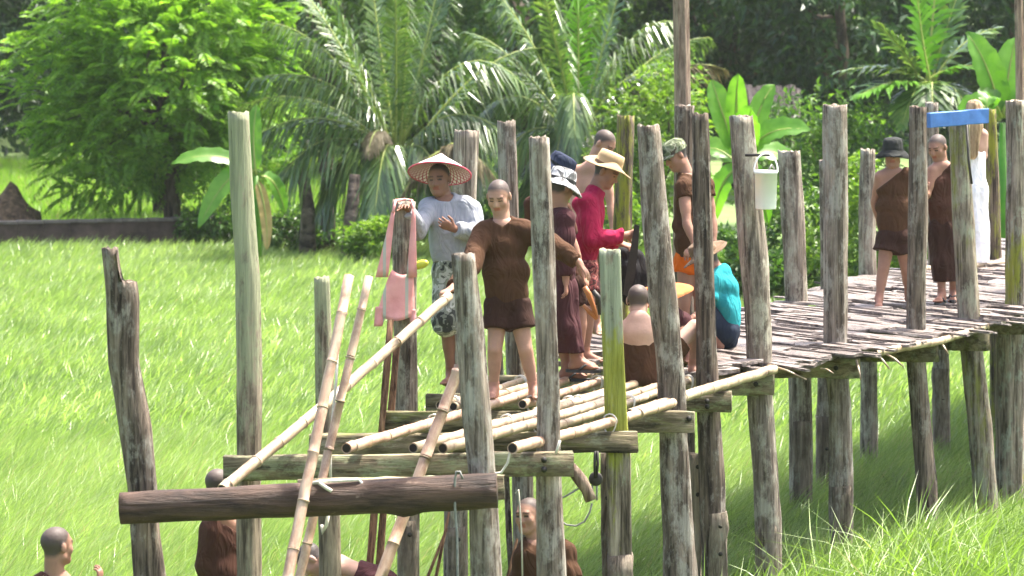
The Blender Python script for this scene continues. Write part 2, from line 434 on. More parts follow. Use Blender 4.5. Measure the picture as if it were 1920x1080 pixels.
# ------------------------------------------------------------------ leaf geometry
def leaf_quads(C, Dv, Nv, L, W, fold=0.25):
    """diamond leaves: C base, Dv direction, Nv rough normal, arrays"""
    Dv = Dv / np.linalg.norm(Dv, axis=1, keepdims=True)
    S = np.cross(Dv, Nv); S /= np.maximum(np.linalg.norm(S, axis=1, keepdims=True), 1e-6)
    Nn = np.cross(S, Dv)
    L = L[:, None]; W = W[:, None]
    mid = C + Dv * L * 0.45
    v = np.stack([C, mid + S * W / 2 + Nn * W * fold, C + Dv * L - Nn * L * 0.12, mid - S * W / 2 + Nn * W * fold], 1).reshape(-1, 3)
    k = np.arange(len(C)) * 4
    f = np.concatenate([np.stack([k, k + 1, k + 2], 1), np.stack([k, k + 2, k + 3], 1)], 0)
    return v, f

def clump_leaves(centres, radii, per, size, seed, droop=0.2, flat=0.7, outward=None):
    r = np.random.default_rng(seed); C = []; Dd = []; Nn = []
    for c, rad in zip(centres, radii):
        n = max(6, int(per * r.uniform(0.7, 1.3)))
        q = r.normal(size=(n, 3)); q /= np.linalg.norm(q, axis=1, keepdims=True)
        q = q * (r.uniform(0.25, 1, (n, 1)) ** 0.5) * rad; q[:, 2] *= flat
        C.append(c + q)
        d = q + r.normal(size=(n, 3)) * rad * 0.6; d[:, 2] -= droop * rad
        Dd.append(d); nn = r.normal(size=(n, 3)) * 0.6; nn[:, 2] += 1.0; Nn.append(nn)
    C = np.concatenate(C); Dd = np.concatenate(Dd); Nn = np.concatenate(Nn)
    L = size * r.uniform(0.6, 1.3, len(C)); W = L * r.uniform(0.35, 0.55, len(C))
    return leaf_quads(C, Dd, Nn, L, W)

M['leaf_bright'] = leafmat('bright_feathery_leaves', ((0.085, 0.185, 0.018), (0.165, 0.32, 0.032), (0.25, 0.41, 0.06)), 0.5, 0.5)
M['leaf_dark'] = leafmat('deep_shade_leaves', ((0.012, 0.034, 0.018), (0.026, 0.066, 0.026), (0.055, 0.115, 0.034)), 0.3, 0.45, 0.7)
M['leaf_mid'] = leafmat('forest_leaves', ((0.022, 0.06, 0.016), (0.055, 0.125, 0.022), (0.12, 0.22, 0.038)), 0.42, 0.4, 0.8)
M['leaf_shrub'] = leafmat('shrub_leaves', ((0.05, 0.11, 0.015), (0.11, 0.215, 0.022), (0.21, 0.32, 0.05)), 0.45, 0.4, 1.4)
M['palm'] = leafmat('coconut_leaflets', ((0.05, 0.10, 0.032), (0.09, 0.165, 0.042), (0.15, 0.22, 0.065)), 0.33, 0.27, 1.0, 0.9)
M['palm_bright'] = leafmat('young_palm_leaflets', ((0.07, 0.19, 0.012), (0.12, 0.30, 0.018), (0.17, 0.37, 0.035)), 0.5, 0.35, 1.0, 0.6)
M['palm_dry'] = leafmat('dry_palm_leaflets', ((0.08, 0.065, 0.035), (0.14, 0.115, 0.06), (0.21, 0.175, 0.10)), 0.3, 0.6, 1.0, 0.3, (1, 1, 0.8))
M['banana'] = leafmat('banana_leaf', ((0.06, 0.16, 0.02), (0.10, 0.25, 0.025), (0.17, 0.34, 0.05)), 0.5, 0.35, 1.5, 0.5)
M['banana_dry'] = leafmat('dry_banana_leaf', ((0.22, 0.15, 0.06), (0.36, 0.27, 0.10), (0.48, 0.38, 0.17)), 0.3, 0.7, 2, 0.2, (1, 1, 0.8))
M['bark'] = wood('tree_bark', (0.045, 0.035, 0.028), (0.16, 0.125, 0.10), lichen=(0.2, 0.2, 0.16), lamt=0.2, grain=10)
M['palm_trunk'] = wood('palm_trunk', (0.05, 0.04, 0.033), (0.17, 0.135, 0.11), axis=0, grain=7)
M['rachis'] = plain('frond_midrib', (0.24, 0.29, 0.06), 0.5, 0.2, 6, 0)

def limb(mb, a, b, ra, rb, seed, wob=0.12, n=7, seg=8):
    r = np.random.default_rng(seed); a = np.asarray(a, float); b = np.asarray(b, float)
    L = np.linalg.norm(b - a); pts = []
    off = np.zeros(3)
    for i in range(n):
        t = i / (n - 1)
        off = off + r.normal(size=3) * wob * L / n * (0 if i == 0 else 1)
        pts.append(a + (b - a) * t + off * math.sin(math.pi * min(t, 0.95)))
    mb.tube(pts, [ra + (rb - ra) * i / (n - 1) for i in range(n)], seg)

def tree(name, label, cat, base, height, rx, ry, rz, czf, nclump, per, size, crad, mat, seed, trunk_r=0.18, droop=0.2, group=None, nlimb=9, lo=-0.9):
    r = np.random.default_rng(seed); base = np.asarray(base, float)
    root = empty(name, base)
    cc = base + np.array([0, 0, height * czf])
    q = r.normal(size=(nclump, 3)); q /= np.linalg.norm(q, axis=1, keepdims=True)
    q *= r.uniform(0.25, 1.0, (nclump, 1)) ** 0.45
    q[:, 2] = np.maximum(q[:, 2], lo)
    lump = 1 + 0.22 * np.sin(q[:, 0:1] * 4.1 + seed) * np.cos(q[:, 2:3] * 3.7 + seed * 2)
    cen = cc + q * lump * np.array([rx, ry, rz])
    v, f = clump_leaves(cen, r.uniform(0.6, 1.4, nclump) * crad, per, size, seed + 1, droop)
    part('crown', v, f, mat, root, smooth=False)
    mb = MB(); topz = height * 0.75
    limb(mb, base - (0, 0, 0.1), base + (r.normal(0, .15), r.normal(0, .15), topz), trunk_r, trunk_r * 0.3, seed, 0.1, 9, 10)
    t = part('trunk', mb.v, mb.f, M['bark'], root)
    order = np.argsort(r.uniform(size=nclump))[:nlimb]
    for j, k in enumerate(order):
        mb = MB(); z0 = height * r.uniform(0.12, 0.55)
        limb(mb, base + np.array([0, 0, z0]), cen[k], trunk_r * 0.45, 0.015, seed + 10 + j, 0.2, 6, 6)
        part('limb', mb.v, mb.f, M['bark'], t)
    tag(root, label, cat, group)
    return root

def on_ground(x, Y): return np.array([(x - 960.0) * Y / F, Y, 0.0])

# bright feathery tree at the left: layered sprays of pinnate leaflets
def spray_tree(label, base, cc, rx, ry, rz, nspray, seed):
    r = np.random.default_rng(seed); root = empty('feathery_tree', base)
    cc = np.asarray(cc, float)
    q = r.normal(size=(nspray, 3)); q /= np.linalg.norm(q, axis=1, keepdims=True)
    q *= r.uniform(0.15, 1, (nspray, 1)) ** 0.4
    lump = 1 + 0.2 * np.sin(q[:, 0:1] * 5 + 1) * np.cos(q[:, 2:3] * 4)
    cen = cc + q * lump * np.array([rx, ry, rz])
    C = []; Dd = []; Nn = []; Ls = []
    for i in range(nspray):
        d = unit(q[i] * np.array([1, 1, 0.35]) + r.normal(size=3) * 0.45 + np.array([0, 0, 0.15]))
        side = unit(np.cross(d, (0, 0, 1)) + r.normal(size=3) * 0.15); up = np.cross(side, d)
        L = r.uniform(0.35, 0.75); m_ = 11
        for j in range(m_):
            t = (j + 0.5) / m_
            p = cen[i] + d * L * t + np.array([0, 0, -0.35 * L * t * t])
            for s in (-1, 1):
                C.append(p); Dd.append(side * s + d * 0.55 - np.array([0, 0, 0.25])); Nn.append(up + r.normal(size=3) * 0.2)
                Ls.append(0.17 * math.sin(math.pi * (0.15 + 0.75 * t)) * r.uniform(0.8, 1.25))
    C, Dd, Nn, Ls = map(np.array, (C, Dd, Nn, Ls))
    v, f = leaf_quads(C, Dd, Nn, Ls, Ls * 0.36)
    part('crown', v, f, M['leaf_bright'], root, smooth=False)
    mb = MB(); base = np.asarray(base, float)
    limb(mb, base - (0, 0, 0.1), cc + np.array([0.1, 0, rz * 0.4]), 0.2, 0.06, seed, 0.1, 9, 10)
    t = part('trunk', mb.v, mb.f, M['bark'], root)
    for j in range(16):
        k = int(r.integers(nspray)); mb = MB()
        limb(mb, lerp(base, cc, r.uniform(0.45, 1.0)), cen[k], 0.06, 0.012, seed + j + 20, 0.2, 6, 6)
        part('limb', mb.v, mb.f, M['bark'], t)
    tag(root, label, 'tree')
    return root

Yt = 75.0
spray_tree('bright green feathery leaved tree rising behind the low dark wall', on_ground(325, Yt), P(300, 140, Yt), 2.75, 1.9, 2.55, 2900, 5)
tree('round_tree', 'dark green bushy tree with low crown on the paddy edge', 'tree', on_ground(300, 79), 3.4, 2.1, 1.3, 1.1, 0.55, 90, 70, 0.16, 0.42, M['leaf_mid'], 91, 0.16)

# dark wood behind
far_specs = [(-280, 101, 9.5, 3.2, 'dark', 'dark forest tree at the far left of the paddy'),
             (-60, 100, 9.5, 3.2, 'dark', 'broad dark forest tree beside the rice paddy'),
             (140, 106, 10, 3.0, 'dark', 'tall dark forest tree behind the paddy and feathery tree'),
             (420, 98, 9.0, 2.8, 'dark', 'dark forest tree behind the feathery tree right side'),
             (610, 95, 9.0, 2.6, 'mid', 'mid green forest tree behind the left coconut palm'),
             (800, 99, 10, 2.8, 'mid', 'mid green forest tree between the two coconut palms'),
             (985, 93, 9.0, 2.4, 'mid', 'leafy forest tree left of the erect palm frond'),
             (1160, 97, 9.0, 2.6, 'mid', 'leafy forest tree right of the erect palm frond'),
             (1370, 96, 10, 2.9, 'dark', 'very dark forest tree right of the tall wooden pole'),
             (1560, 92, 9.5, 2.6, 'dark', 'dark forest tree above the thatched roof'),
             (1720, 97, 10, 2.8, 'mid', 'forest tree behind the fan leaved palm'),
             (1900, 93, 9.5, 2.6, 'dark', 'dark forest tree behind the pale pole'),
             (2060, 99, 10, 3.0, 'dark', 'dark forest tree past the far end of the bridge')]
for i, (x, Y, h, rx, k, lab) in enumerate(far_specs):
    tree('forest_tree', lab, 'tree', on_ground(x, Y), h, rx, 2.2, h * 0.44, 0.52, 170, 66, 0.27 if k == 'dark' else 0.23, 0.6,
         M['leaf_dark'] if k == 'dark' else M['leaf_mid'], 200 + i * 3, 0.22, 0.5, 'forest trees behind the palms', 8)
# far wood, one mass
r = np.random.default_rng(3)
n = 1500
cen = np.stack([r.uniform(-36, 36, n), r.uniform(112, 136, n), r.uniform(0, 11, n)], 1)
v, f = clump_leaves(cen, r.uniform(0.9, 1.7, n), 46, 0.6, 77, 0.4)
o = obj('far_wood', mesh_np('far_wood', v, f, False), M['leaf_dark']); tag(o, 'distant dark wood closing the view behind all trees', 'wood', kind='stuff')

# sunlit foliage in the middle distance
def shrub(label, x, Y, w, h, mat, seed, size=0.13, per=46, n=60, name='shrub', droop=0.2):
    return tree(name, label, 'shrub', on_ground(x, Y), h, w / 2, w / 2.4, h * 0.46, 0.52, n, per, size, 0.24 * max(0.7, h / 1.8), mat, seed, 0.05, droop, nlimb=6, lo=-1)
shrub('low yellow green shrub between left palm and conical hat man', 715, 68, 1.4, 1.0, M['leaf_shrub'], 301, 0.12)
shrub('leafy shrub filling the gap behind the conical hat man', 800, 73, 2.2, 1.9, M['leaf_mid'], 302)
shrub('bushy shrub low behind the brown shirted man', 930, 72, 1.8, 1.5, M['leaf_mid'], 303)
shrub('bright shrub behind the man in the crimson shirt', 1130, 66, 2.0, 1.9, M['leaf_shrub'], 304)
shrub('tall yellowish shrub beside the tall wooden pole', 1225, 70, 2.0, 3.8, M['leaf_shrub'], 305, 0.15, 46, 90)
shrub('tall leafy shrub hiding the thatched hut front', 1480, 74, 1.9, 2.9, M['leaf_mid'], 315, 0.15, 46, 80)
shrub('dark low shrub under the banana plant', 1330, 64, 1.6, 1.1, M['leaf_mid'], 306)
shrub('dense shrub behind the pale weathered post', 1500, 62, 1.7, 2.1, M['leaf_mid'], 307)
shrub('fern leaved bright shrub behind the monk in black hat', 1640, 60, 1.8, 2.35, M['leaf_shrub'], 308, 0.14, 44, 90)
shrub('low dark shrub behind the bald walking monk', 1755, 64, 2.0, 1.7, M['leaf_mid'], 309)
shrub('leafy shrub right of the woman in white', 1890, 58, 1.6, 2.0, M['leaf_mid'], 310)
shrub('dark shrub at the foot of the feathery tree', 400, 73.5, 1.6, 0.9, M['leaf_mid'], 311)
shrub('thick shrub behind the straw hatted crouching man', 1420, 60, 1.6, 1.0, M['leaf_mid'], 312)
shrub('shrub seen through the posts beside the bucket', 1560, 66, 2.0, 3.4, M['leaf_mid'], 313, 0.16, 46, 90)
shrub('dark shrub at the foot of the left palm', 590, 71, 2.0, 0.9, M['leaf_mid'], 314)

# coconut palms
def frond_geo(base, ctrl, tip, nl, lmax, w, seed, droop=0.35, ang=(0.5, 1.1), t0=0.14):
    r = np.random.default_rng(seed); V = []; Fq = []
    up0 = np.array([0, 0, 1.0])
    def bz(t): return base * (1 - t) ** 2 + ctrl * 2 * t * (1 - t) + tip * t * t
    def bt(t): return unit((ctrl - base) * (1 - t) + (tip - ctrl) * t)
    for j in range(nl):
        t = t0 + (1 - t0) * (j + r.uniform(0, 0.6)) / nl
        t = min(t, 0.995)
        p = bz(t); T = bt(t); S = np.cross(T, up0)
        if np.linalg.norm(S) < 0.25: S = S + np.array([0.6, 0.5, 0])
        S = unit(S); U = np.cross(S, T)
        L0 = lmax * max(0.16, math.sin(math.pi * (0.10 + 0.84 * ((t - t0) / (1 - t0)) ** 0.85)))
        a = ang[0] + (ang[1] - ang[0]) * t
        for s in (-1, 1):
            L = L0 * r.uniform(0.8, 1.12)
            d = unit(S * s * math.cos(a) + T * math.sin(a) + U * r.uniform(0.0, 0.2) + r.normal(size=3) * 0.10)
            g = np.array([0, 0, -droop * L * r.uniform(0.7, 1.4)])
            wv = unit(np.cross(d, U)) * w / 2
            k = len(V)
            m1 = p + d * L * 0.45 + g * 0.22; tp = p + d * L * 0.92 + g
            V += [p - wv * 0.5, p + wv * 0.5, m1 - wv, m1 + wv, tp]
            Fq += [(k, k + 1, k + 3, k + 2), (k + 2, k + 3, k + 4)]
    mb = MB(); mb.tube([bz(t) for t in np.linspace(0, 1, 10)], list(np.linspace(0.035, 0.006, 10)), 5)
    return V, Fq, mb

def palm(label, basepx, Y, crownpx, fronds, seed, trunk_r=0.16, mats=None, lmax=1.0, w=0.045, nl=92, droop=0.85, name='coconut_palm', cat='palm', ang=(0.65, 1.15)):
    r = np.random.default_rng(seed)
    base = on_ground(basepx, Y); root = empty(name, base)
    crown = P(crownpx[0], crownpx[1], Y)
    mb = MB(); pts = []; rad = []
    nr = 16
    for i in range(nr + 1):
        t = i / nr; pts.append(lerp(base - np.array([0, 0, .1]), crown, t) + np.array([0.05 * math.sin(3 * t), 0, 0])); rad.append(trunk_r * (1.25 - 0.45 * t) * (1.07 if i % 2 else 0.95))
    mb.tube(pts, rad, 12)
    part('trunk', mb.v, mb.f, M['palm_trunk'], root)
    for i, fr in enumerate(fronds):
        cx, cy, tx, ty = fr[:4]; dY = fr[4] if len(fr) > 4 else r.uniform(-1.3, 1.3)
        mt = fr[5] if len(fr) > 5 else 'palm'
        sc = fr[6] if len(fr) > 6 else 1.0
        c = P(cx, cy, Y + dY * 0.45); tp = P(tx, ty, Y + dY)
        V, Fq, mr = frond_geo(crown + r.normal(size=3) * 0.05, c, tp, nl, lmax * sc, w, seed * 50 + i, droop, ang)
        fo = part('frond', V, Fq, M[mt], root, smooth=False)
        part('midrib', mr.v, mr.f, M['rachis'], fo)
    tag(root, label, cat)
    return root

A = [(640, 95, 470, 150), (640, 60, 500, 40), (610, 165, 468, 262, -1.0), (600, 195, 520, 350, -1.2), (650, 60, 590, -80), (700, 40, 690, -120),
     (765, 60, 775, -170, -0.6), (745, 80, 740, -90, -1.2), (800, 40, 880, -110), (850, 20, 985, 160, -0.7), (850, 150, 955, 262, -1.2), (880, 190, 905, 330, -0.8),
     (705, 190, 690, 290, -1.2, 'palm_dry', 0.4), (660, 200, 600, 400, -0.8), (800, 200, 845, 420, -1.4), (580, 120, 430, 210, 1.2), (720, 190, 700, 430, -1.5),
     (900, 80, 1020, 90, 1.2), (620, 20, 530, -60, 1.4), (820, 10, 840, -140, 1.2)]
palm('coconut palm with arching silvery fronds behind the tallest lichen post', 650, 70, (745, 305), A, 11)
B = [(1085, 90, 1083, -170, -0.2, 'palm_bright', 1.15), (1068, 60, 1080, 300, -1.6, 'palm', 0.7), (1000, 40, 905, -40), (985, 120, 905, 215, -0.6), (985, 190, 930, 330, -1.0),
     (1020, 230, 985, 420, -1.2), (1160, 20, 1275, 40), (1190, 40, 1310, 200, 0.4), (1180, 130, 1255, 275, -0.9), (1240, 80, 1360, 130, 1.0, 'palm_dry', 0.8),
     (1140, 60, 1190, -120), (1040, 50, 985, -140), (1150, 180, 1205, 380, -1.3), (960, 70, 870, 60, 1.0), (1210, 70, 1330, 70, 1.3), (1110, 170, 1130, 420, -1.6), (1050, 160, 1030, 400, -1.5)]
palm('coconut palm with one erect bright green frond beside the tall pole', 1090, 71.5, (1083, 275), B, 12)
Cc = [(840, 255, 770, 330, -0.6, 'palm_dry', 0.55), (830, 240, 900, 300, -0.8, 'palm_dry', 0.55), (850, 230, 935, 340, -0.5, 'palm_dry', 0.5), (820, 250, 745, 380, -0.4, 'palm_dry', 0.5), (845, 235, 850, 400, -0.9, 'palm_dry', 0.5)]
palm('small withered palm with drooping grey fronds behind the conical hat', 838, 69, (838, 300), Cc, 13, 0.2, nl=40)
Dp = [(1720, 60, 1715, -90, -0.3, 'palm_bright', 1.1), (1700, 90, 1640, 40, -0.4), (1690, 110, 1565, 135, -0.5), (1690, 130, 1600, 185, -1.0, 'palm_bright', 1.0), (1770, 60, 1800, -20, 0.6),
      (1790, 70, 1875, 50, 0.3), (1800, 100, 1890, 140, -0.3, 'palm_bright', 0.9), (1780, 130, 1830, 230, -0.7), (1720, 130, 1690, 240, -0.8), (1750, 40, 1760, -110, 0.8, 'palm_bright', 1.0), (1745, 120, 1750, 240, -1.0)]
palm('young palm with broad bright leaflets above the blue board', 1748, 66, (1745, 165), Dp, 14, 0.1, lmax=0.62, w=0.09, nl=30, droop=0.25, name='broadleaf_palm', ang=(0.45, 0.95))
palm('coconut palm with low fronds behind the bridge end', 2010, 72, (2010, 200), [(1950, 80, 1880, 120), (1960, 40, 1920, -60), (2010, 20, 2020, -90), (2060, 60, 2150, 60), (1960, 160, 1905, 260), (2050, 150, 2110, 280)], 15)

for i, (x, Y, h, lab) in enumerate(((575, 69.5, 1.9, 'thick brown dry banana stem beside the left palm'), (612, 70.5, 2.2, 'tall dark banana stem between palm and banana'), (655, 68.8, 1.7, 'leaning brown banana stem under the palm fronds'), (690, 70.2, 1.5, 'short dark banana stem behind the shrub'))):
    mb = MB(); g0 = on_ground(x, Y); mb.tube([g0 - np.array([0, 0, .1]), g0 + np.array([0.03, 0, h * 0.5]), g0 + np.array([0.10 * (i - 1), 0, h])], [0.17, 0.14, 0.10], 12)
    tag(solo('withered_banana', mb.v, mb.f, M['palm_trunk'], g0), lab, 'banana plant')
# banana plants
def banana(label, basex, Y, topy, leaves, seed, dry=()):
    base = on_ground(basex, Y); root = empty('banana_plant', base); r = np.random.default_rng(seed)
    top = P(basex, topy, Y)
    mb = MB(); mb.tube([lerp(base - np.array([0, 0, .1]), top, t) for t in (0, .3, .6, 1)], [0.13, 0.11, 0.09, 0.05], 10)
    part('stem', mb.v, mb.f, M['banana'], root)
    for i, (sx, sy, cx, cy, tx, ty, w, dY) in enumerate(leaves):
        a = P(sx, sy, Y); c = P(cx, cy, Y + dY * 0.5); t_ = P(tx, ty, Y + dY)
        V = []; Fq = []; n = 14
        L = np.linalg.norm(t_ - a)
        for j in range(n + 1):
            t = j / n
            p = a * (1 - t) ** 2 + c * 2 * t * (1 - t) + t_ * t * t
            T = unit((c - a) * (1 - t) + (t_ - c) * t)
            S = np.cross(T, np.array([0, -0.75, 0.65])); S = unit(S); U = unit(np.cross(S, T))
            ww = w * 0.5 * (max(0.0, math.sin(math.pi * min(1, 0.08 + 0.92 * t))) ** 0.5 if t < 1 else 0.02)
            if t < 0.08: ww = 0.02
            rip = 0.03 * math.sin(j * 2.3 + i)
            V += [p + S * ww + U * (0.22 * ww + rip) , p + S * ww * 0.5 + U * 0.16 * ww, p, p - S * ww * 0.5 + U * 0.16 * ww, p - S * ww + U * (0.22 * ww - rip)]
        for j in range(n):
            for k in range(4):
                q = j * 5 + k; Fq.append((q, q + 1, q + 6, q + 5))
        lf = part('leaf', V, Fq, M['banana_dry'] if i in dry else M['banana'], root)
        mb = MB(); mb.tube([a * (1 - t) ** 2 + c * 2 * t * (1 - t) + t_ * t * t - np.array([0, 0, 0.008]) for t in np.linspace(0, 1, 8)], list(np.linspace(0.03, 0.006, 8)), 5)
        part('midrib', mb.v, mb.f, M['rachis'], lf)
    tag(root, label, 'banana plant')
banana('banana plant with a low horizontal leaf behind the tall lichen post', 480, 68, 330,
       [(475, 320, 400, 270, 322, 308, 0.34, -0.3), (470, 330, 430, 300, 372, 428, 0.42, -0.4), (480, 330, 470, 250, 482, 195, 0.3, 0.2),
        (480, 330, 505, 400, 500, 470, 0.22, -0.3), (490, 330, 520, 330, 535, 400, 0.3, 0.3)], 1, (3,))
banana('banana plant with upright lime green leaves beside the white bucket', 1395, 60, 300,
       [(1385, 300, 1350, 200, 1335, 150, 0.42, 0.2), (1390, 300, 1375, 190, 1385, 138, 0.36, -0.2), (1400, 300, 1420, 190, 1452, 158, 0.36, 0.2), (1400, 290, 1440, 225, 1520, 245, 0.46, -0.5),
        (1385, 310, 1330, 250, 1300, 300, 0.4, 0.4), (1395, 320, 1420, 300, 1440, 420, 0.4, 0.6), (1390, 310, 1345, 330, 1335, 420, 0.36, 0.3), (1400, 300, 1465, 260, 1500, 330, 0.4, 0.5), (1388, 310, 1400, 230, 1410, 200, 0.5, -0.5)], 2)
banana('banana plant with large glossy leaves above the far bridge end', 1880, 57, 230,
       [(1875, 220, 1860, 120, 1812, 60, 0.5, -0.2), (1880, 220, 1890, 130, 1905, 70, 0.5, 0.3), (1885, 220, 1940, 150, 1985, 190, 0.5, 0.2), (1875, 225, 1830, 170, 1800, 215, 0.4, 0.2), (1878, 220, 1850, 150, 1850, 200, 0.4, -0.4)], 3)

# low wall, soil heap, thatched roof, poles
mb = MB()
w0, w1, w2 = P(-420, 478, 71.3), P(230, 478, 73.5), P(560, 478, 74.5)
wall = empty('low_wall', ((w0 + w2) / 2) * np.array([1, 1, 0]))
M['wall'] = plain('dark_damp_masonry', (0.075, 0.05, 0.042), 0.9, 0.5, 2.5, 0.02)
M['coping'] = plain('pale_coping', (0.13, 0.11, 0.10), 0.9, 0.4, 4, 0.01)
for i in range(20):
    a = lerp(w0, w2, i / 20); b_ = lerp(w0, w2, (i + 1) / 20); c = (a + b_) / 2; L = np.linalg.norm(b_ - a)
    hz = 0.54
    mb = MB(); mb.box((c[0], c[1], hz / 2 - 0.05), L - 0.006, 0.2, hz + 0.1, b_ - a); part('wall_block', mb.v, mb.f, M['wall'], wall, False)
    mb = MB(); mb.box((c[0], c[1], hz + 0.03), L - 0.012, 0.28, 0.055, b_ - a); part('coping_slab', mb.v, mb.f, M['coping'], wall, False)
tag(wall, 'low dark masonry wall with pale coping at the field edge', 'wall')

hp = P(20, 440, 74.6); hv = []; hf = []
nr, ns = 10, 28
for i in range(nr + 1):
    for k in range(ns):
        t = i / nr; w = 2 * math.pi * k / ns
        q = np.array([math.cos(w) * 1.05 * t, math.sin(w) * 0.85 * t, 1.3 * (1 - t) ** 1.1])
        q += 0.08 * mnoise.noise(Vector((q[0] * 4, q[1] * 4, q[2] * 4))) * (0.4 + t) + 0.05 * mnoise.noise(Vector((q[0] * 13, q[1] * 13, q[2] * 13)))
        hv.append(q + np.array([hp[0], hp[1], -0.02]))
for i in range(nr):
    for k in range(ns): hf.append((i * ns + k, (i + 1) * ns + k, (i + 1) * ns + (k + 1) % ns, i * ns + (k + 1) % ns))
M['heap'] = plain('brown_straw_soil', (0.11, 0.07, 0.04), 0.95, 0.7, 11, 0.12)
tag(solo('straw_heap', hv, hf, M['heap']), 'brown pointed heap of old straw behind the low wall', 'heap')

hut = empty('thatched_hut', on_ground(1440, 80))
M['thatch'] = wood('grey_thatch', (0.02, 0.017, 0.017), (0.06, 0.05, 0.05), grain=16)
a = on_ground(1440, 80); Zr = 3.0
for s in (-1, 1):
    for i in range(22):
        L_ = random.uniform(1.2, 1.75); x_ = -0.62 + 1.24 * i / 21 + random.uniform(-0.02, 0.02)
        mb = MB(); mb.box(a + np.array([x_, s * 0.4 * L_, Zr - 0.3 * L_ + random.uniform(-0.06, 0.05)]), 0.085, L_, 0.07, (1, random.uniform(-0.1, 0.1), random.uniform(-.1, .1)), (0, s * 0.6, 0.8), 0.02); part('thatch_bundle', mb.v, mb.f, M['thatch'], hut, False)
for sx in (-1, 1):
    for sy in (-1, 1):
        mb = MB(); mb.tube([a + np.array([sx * 0.45, sy * 1.2, -0.1]), a + np.array([sx * 0.45, sy * 1.2, 2.3])], 0.06, 8); part('hut_post', mb.v, mb.f, M['bark'], hut)
tag(hut, 'small hut with grey thatched roof behind the banana plant', 'hut')

for x, Y, wpx, label in ((1278, 37.0, 33, 'tall square wooden pole rising behind the short dark post'), (1911, 44.0, 17, 'tall thin pale pole behind the mossy right post')):
    r_ = wpx * Y / F / 2; mb = MB(); bs = on_ground(x, Y)
    v = []
    for i in range(13):
        z = -0.2 + 6.2 * i / 12
        for k in range(8):
            w = 2 * math.pi * (k + 0.5) / 8; sq = 1.0 / max(abs(math.cos(w)), abs(math.sin(w))) * 0.92
            v.append(bs + np.array([r_ * math.cos(w) * sq + 0.01 * math.sin(i), r_ * math.sin(w) * sq, z]))
    f = [(i * 8 + k, i * 8 + (k + 1) % 8, (i + 1) * 8 + (k + 1) % 8, (i + 1) * 8 + k) for i in range(12) for k in range(8)] + [tuple(range(96, 104))]
    tag(solo('wooden_pole', v, f, M['pole_wood'], bs, False), label, 'pole')

# ------------------------------------------------------------------ the wooden bridge
bridge = empty('footbridge', (1.0, 33.0, 0.0))
tag(bridge, 'weathered wooden footbridge on tall posts, its near end still unfinished', 'bridge')

def interp_px(pts, y):
    ys_ = [p[1] for p in pts]
    return float(np.interp(y, ys_, [p[0] for p in pts])), float(np.interp(y, ys_, [p[2] for p in pts]))

def post(pts, Y, mat, seed, square=False, notch=None, rag=0.008, splice=None, label=None, groove=1.0):
    """pts: photo (x, y, width) down the post"""
    y_ground = CAMH * F / Y + HOR + 0.12 * F / Y
    ytop = pts[0][1]
    pts = pts + [(pts[-1][0] + (pts[-1][0] - pts[-2][0]) * 0.25, y_ground, pts[-1][2] * 1.03)]
    n = int(min(70, max(24, (y_ground - ytop) / 11))); seg = 24
    V = []; Fq = []
    r = np.random.default_rng(seed)
    ph = r.uniform(0, 50)
    topn = [rag * r.normal() for _ in range(seg)]
    for i in range(n + 1):
        y = y_ground + (ytop - y_ground) * i / n
        x, w = interp_px(pts, y)
        c = P(x, y, Y); R = w / 2 * Y / F
        for k in range(seg):
            a = 2 * math.pi * k / seg
            ca, sa = math.cos(a), math.sin(a)
            q = R
            if square: q = R * min(1.28, 0.94 / max(abs(ca), abs(sa)))
            g = 1.35 * mnoise.noise(Vector((ca * 2.6 + ph, sa * 2.6, c[2] * 0.55 + ph)))
            g2 = mnoise.noise(Vector((ca * 7 + ph, sa * 7, c[2] * 1.3)))
            g3 = mnoise.noise(Vector((ca * 0.9 + ph, sa * 0.9, c[2] * 2.2 + ph)))
            q *= 1 + groove * (0.10 * g - 0.24 * max(0.0, g2 - 0.10) + 0.07 * g3) * (0.35 if square else 1.0)
            p = c + np.array([q * ca, q * sa, 0])
            if i == n: p[2] += topn[k] + (0.0 if not notch else 0)
            if notch and ca > notch[0]:
                zmax = P(x, notch[1], Y)[2] + 0.02 * g2
                p[2] = min(p[2], zmax)
            V.append(p)
    for i in range(n):
        for k in range(seg):
            k2 = (k + 1) % seg; Fq.append((i * seg + k, i * seg + k2, (i + 1) * seg + k2, (i + 1) * seg + k))
    # worn top: inner ring slightly sunk
    x, w = interp_px(pts, ytop); c = P(x, ytop, Y); base = len(V)
    for k in range(seg):
        o_ = np.array(V[n * seg + k]); q = lerp(o_, c + np.array([0, 0, o_[2] - c[2]]), 0.55); q[2] -= 0.015 + 0.02 * abs(r.normal()); V.append(q)
    for k in range(seg):
        k2 = (k + 1) % seg; Fq.append((n * seg + k, n * seg + k2, base + k2, base + k))
    V.append(np.mean(V[base:base + seg], axis=0) - np.array([0, 0, 0.015])); ci = len(V) - 1
    for k in range(seg): Fq.append((base + k, base + (k + 1) % seg, ci))
    o = part('post', V, Fq, M[mat], bridge)
    if label: o['label'] = label
    if splice:
        for (sx, sy, sw, dy) in splice:
            c0 = P(sx, sy, Y + dy); W = sw * Y / F
            mb = MB(); timber(mb, np.array([c0[0], c0[1], c0[2]]), np.array([c0[0] + 0.01, c0[1], -0.12]), W, W * 0.8, seed + 3, up=(0, 1, 0))
            sp = part('splice_timber', mb.v, mb.f, M['stub'], o)
            for bz_ in (0.1, 0.32):
                mb = MB(); mb.tube([np.array([c0[0] + 0.02, c0[1] - W * 0.38, c0[2] - bz_]), np.array([c0[0] + 0.02, c0[1] - W * 0.4 - 0.02, c0[2] - bz_])], 0.018, 8)
                part('bolt', mb.v, mb.f, M['iron'], o)
    return o

